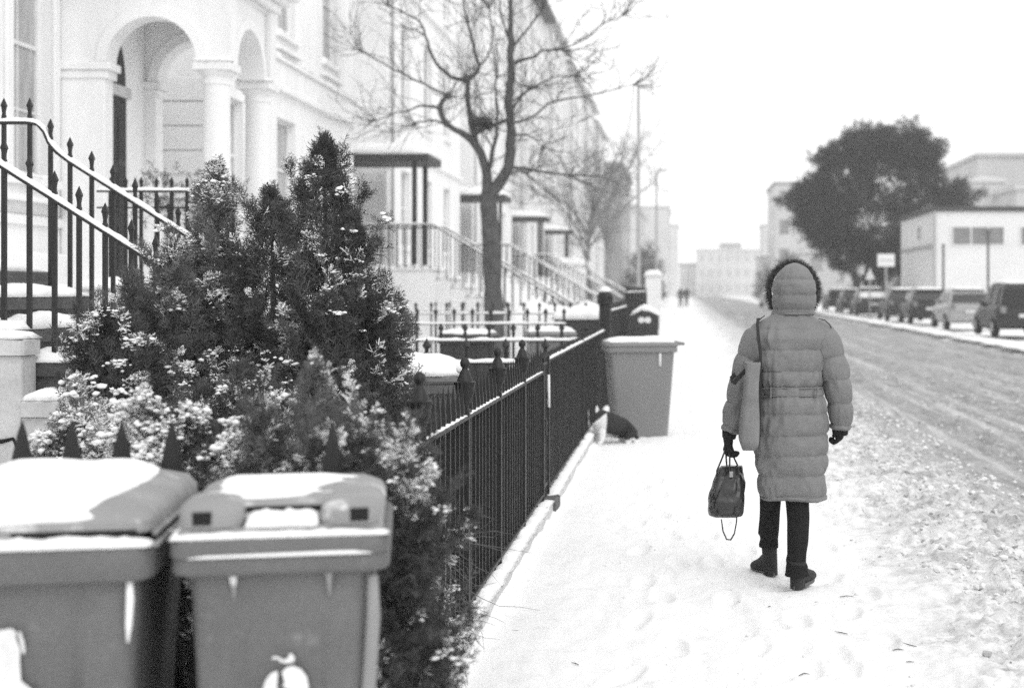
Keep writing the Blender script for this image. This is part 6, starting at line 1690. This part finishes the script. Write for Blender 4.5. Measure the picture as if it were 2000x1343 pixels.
# ------------------------------------------------------------------ parked cars
def car(label, X, Y, paint, L_=4.1, Wd=1.75, H_=1.48, kind='hatch', snow=('roof',), face='rear', group='cars parked along the far side of the road'):
    """rear bumper at local y = 0 facing the camera; X is the left side"""
    t = thing('parked_car', label, 'car', (X + Wd/2, Y, .08), 0, group)
    hw = Wd/2; B = MB()
    est = kind != 'hatch'
    # body stations: y, half width, z bottom, z top(belt)
    st = [(0, hw*.80, .42, .80), (.03, hw*.9, .30, .90), (.14, hw*.98, .26, .95), (.5, hw, .22, .96), (1.4, hw, .20, .95), (2.6, hw, .20, .93), (3.0, hw, .22, .92), (3.5, hw*.97, .24, .84), (L_ - .25, hw*.9, .28, .72), (L_ - .04, hw*.75, .34, .60), (L_, hw*.6, .42, .52)]
    rings = []
    for y, w, z0, z1 in st:
        zm = (z0 + z1)/2
        rings.append([(-w*.86, y, z0), (w*.86, y, z0), (w*.97, y, z0 + .10), (w, y, zm), (w*.985, y, z1 - .10), (w*.90, y, z1), (-w*.90, y, z1), (-w*.985, y, z1 - .10), (-w, y, zm), (-w*.97, y, z0 + .10)])
    B.loft(rings); B.build('body', paint, t, True, angle=35)
    rr = H_
    cb = [(.10 if est else .28, .93, hw*.88, .02), (.20 if est else .45, rr - .22, hw*.76, 0), (.38 if est else .75, rr - .03, hw*.66, 0), (1.5, rr, hw*.66, 0), (2.2, rr - .03, hw*.65, 0), (2.5, rr - .16, hw*.68, 0), (3.05, .93, hw*.84, 0)]
    C = MB(); rings = []
    for y, z, w, _ in cb: rings.append([(-hw*.90, y, .90), (hw*.90, y, .90), (w, y, z), (-w, y, z)])
    C.loft(rings); C.build('cabin', paint, t, True, angle=30)
    # glass
    y0, z0, w0, _ = cb[0]; y1, z1, w1, _ = cb[1]; y2, z2, w2, _ = cb[2]
    def q(a, b, s): return tuple(np.array(a)*(1-s) + np.array(b)*s)
    G = MB(); G.add([(-hw*.80, y0 - .015, 1.0), (hw*.80, y0 - .015, 1.0), (w1*.95, y1 - .03, z1 + .02), (-w1*.95, y1 - .03, z1 + .02), (-hw*.8, y0 + .05, 1.0), (hw*.8, y0 + .05, 1.0), (w1*.95, y1 + .05, z1 + .0), (-w1*.95, y1 + .05, z1)], [(0, 1, 2, 3), (0, 3, 7, 4), (1, 5, 6, 2), (3, 2, 6, 7), (0, 4, 5, 1), (4, 7, 6, 5)])
    G.build('rear_window', 'car_glass', t)
    for sx in (-1, 1):
        for a, b in ((y0 + .55, 1.55), (1.65, 2.65)):
            G = MB(); zt = rr - .14
            G.add([(sx*(hw*.90+.006), a, .97), (sx*(hw*.90+.006), b, .97), (sx*(hw*.72+.006), min(b, 2.45), zt), (sx*(hw*.72+.006), a + .12, zt), (sx*(hw*.8), a, .97), (sx*(hw*.8), b, .97), (sx*(hw*.62), min(b, 2.45), zt), (sx*hw*.62, a + .12, zt)], [(0, 1, 2, 3), (4, 7, 6, 5), (0, 4, 5, 1), (1, 5, 6, 2), (2, 6, 7, 3), (3, 7, 4, 0)])
            G.build('side_window', 'car_glass', t)
        m_ = MB(); m_.bbox(sx*hw*.94 - .075, sx*hw*.94 + .075, 2.45, 2.6, .95, 1.07, .02); m_.build('wing_mirror', paint, t)
        l_ = MB(); l_.bbox(sx*hw*.80 - .09, sx*hw*.80 + .09, -.012, .1, .74, .94, .02); l_.build('tail_light', 'car_light', t)
        for y in (.72, 3.28):
            wv = wheel_mb(.31, .2); a = wv.build('wheel', 'rubber', t, True, loc=(sx*(hw - .07), y, .29), angle=40)
            rm = wheel_mb(.19, .215); rm.build('rim', 'car_rim', a, True, angle=40)
    m_ = MB(); m_.bbox(-hw*.93, hw*.93, -.07, .1, .34, .58, .03); m_.build('bumper', paint, t)
    m_ = MB(); m_.bbox(-.26, .26, -.085, -.07, .60, .71, .003); m_.build('number_plate', 'plate', t)
    if 'roof' in snow: snow_mb(-hw*.66, hw*.66, .5, 2.35, rr - .03, .09, 10, 16, seed=Y, rough=.2).build('snow', 'snow', t, True)
    if 'rear' in snow:
        m_ = MB(); r_ = []
        for s in np.linspace(0, 1, 8):
            yy = y0 + (y1 - y0)*s; z = 1.0 + (z1 - 1.0)*s; w = hw*.82 + (w1 - hw*.82)*s
            r_.append([(-w, yy - .03, z), (-w*.5, yy - .07 - .02*sin(s*9), z), (w*.5, yy - .07, z), (w, yy - .03, z), (w, yy + .02, z), (-w, yy + .02, z)])
        m_.loft(r_); m_.build('snow', 'snow', t, True)
    if 'bonnet' in snow: snow_mb(-hw*.85, hw*.85, 2.95, L_ - .15, .80, .12, 10, 12, seed=Y+1).build('snow', 'snow', t, True)
    return t
car('nearest parked car, dark tall estate at the right edge', 9.72, 44.0, 'car_dark', 4.3, 1.8, 1.68, 'van', ('roof',))
car('second parked car, pale with snow on its boot, left of the dark estate', 9.72, 52.2, 'car_pale', 4.2, 1.75, 1.5, 'hatch', ('roof', 'bonnet'))
car('third parked car, dark hatchback with a dark rear window and snowy roof', 9.66, 60.3, 'car_dark', 4.2, 1.75, 1.5, 'hatch', ('roof', 'bonnet'))
car('fourth parked car, mid grey and narrow, with snow on its roof', 9.6, 66.8, 'car_mid', 4.2, 1.72, 1.5, 'hatch', ('roof', 'bonnet'))
car('fifth parked car, dark tailgate under a broad snow-covered rear window', 9.62, 79.0, 'car_dark', 4.3, 1.85, 1.55, 'hatch', ('roof', 'rear', 'bonnet'))
car('sixth parked car, small dark and hazy just right of the hood', 10.2, 101, 'car_dark', 4.1, 1.8, 1.5, 'van', ('roof',))
car('dark parked car between the fifth and the hazy sixth one', 9.9, 89, 'car_dark', 4.2, 1.75, 1.5, 'hatch', ('roof', 'bonnet'))
car('distant pale car left of the hood, on the road', 6.4, 116, 'car_pale', 4.1, 1.8, 1.5, 'hatch', ('roof', 'bonnet', 'rear'), group='distant traffic')
# snow bank along the parked cars
snow_mb(8.6, 9.55, 28, 150, .0, .06, 12, 300, seed=8, rough=.5, edge=.15).build('snow_bank', 'snow', None, True)['kind'] = 'structure'

# two tiny pedestrians at the far end
for i, (x, y) in enumerate(((-.25, 118), (.25, 121))):
    t = thing('person', ('distant pedestrian in dark clothes walking on the left pavement', 'second distant pedestrian, just right of the first')[i], 'person', (x, y, 0))
    bv = [(0, 0, .9), (0, 0, 1.2), (0, 0, 1.42), (0, 0, 1.56), (0, .01, 1.68), (-.09, 0, .85), (-.1, .1, .45), (-.1, .15, .06), (.09, 0, .85), (.1, -.1, .45), (.1, -.2, .06), (-.2, 0, 1.38), (-.26, .05, 1.1), (-.26, .12, .85), (.2, 0, 1.38), (.26, -.05, 1.1), (.26, -.05, .85)]
    be = [(0,1),(1,2),(2,3),(3,4),(0,5),(5,6),(6,7),(0,8),(8,9),(9,10),(2,11),(11,12),(12,13),(2,14),(14,15),(15,16)]
    skin_body('body', bv, be, [.15,.16,.12,.07,.09,.1,.07,.06,.1,.07,.06,.07,.06,.05,.07,.06,.05], 'cloth_dark', t, 1)

# ------------------------------------------------------------------ winter air
hz = MB(); hz.box(-70, 70, -7, 460, -1.9, 34)
hm = bpy.data.materials.new('winter_haze'); hm.use_nodes = True
for n in list(hm.node_tree.nodes):
    if n.type == 'BSDF_PRINCIPLED': hm.node_tree.nodes.remove(n)
pv = hm.node_tree.nodes.new('ShaderNodeVolumePrincipled'); pv.inputs['Color'].default_value = (.95, .95, .95, 1); pv.inputs['Density'].default_value = .0011; pv.inputs['Anisotropy'].default_value = .2
hm.node_tree.links.new(pv.outputs[0], [n for n in hm.node_tree.nodes if n.type == 'OUTPUT_MATERIAL'][0].inputs['Volume'])
M['haze'] = hm
ho = hz.build('haze', 'haze'); ho['kind'] = 'stuff'

for o in bpy.data.objects:
    if '_o' in o: del o['_o']
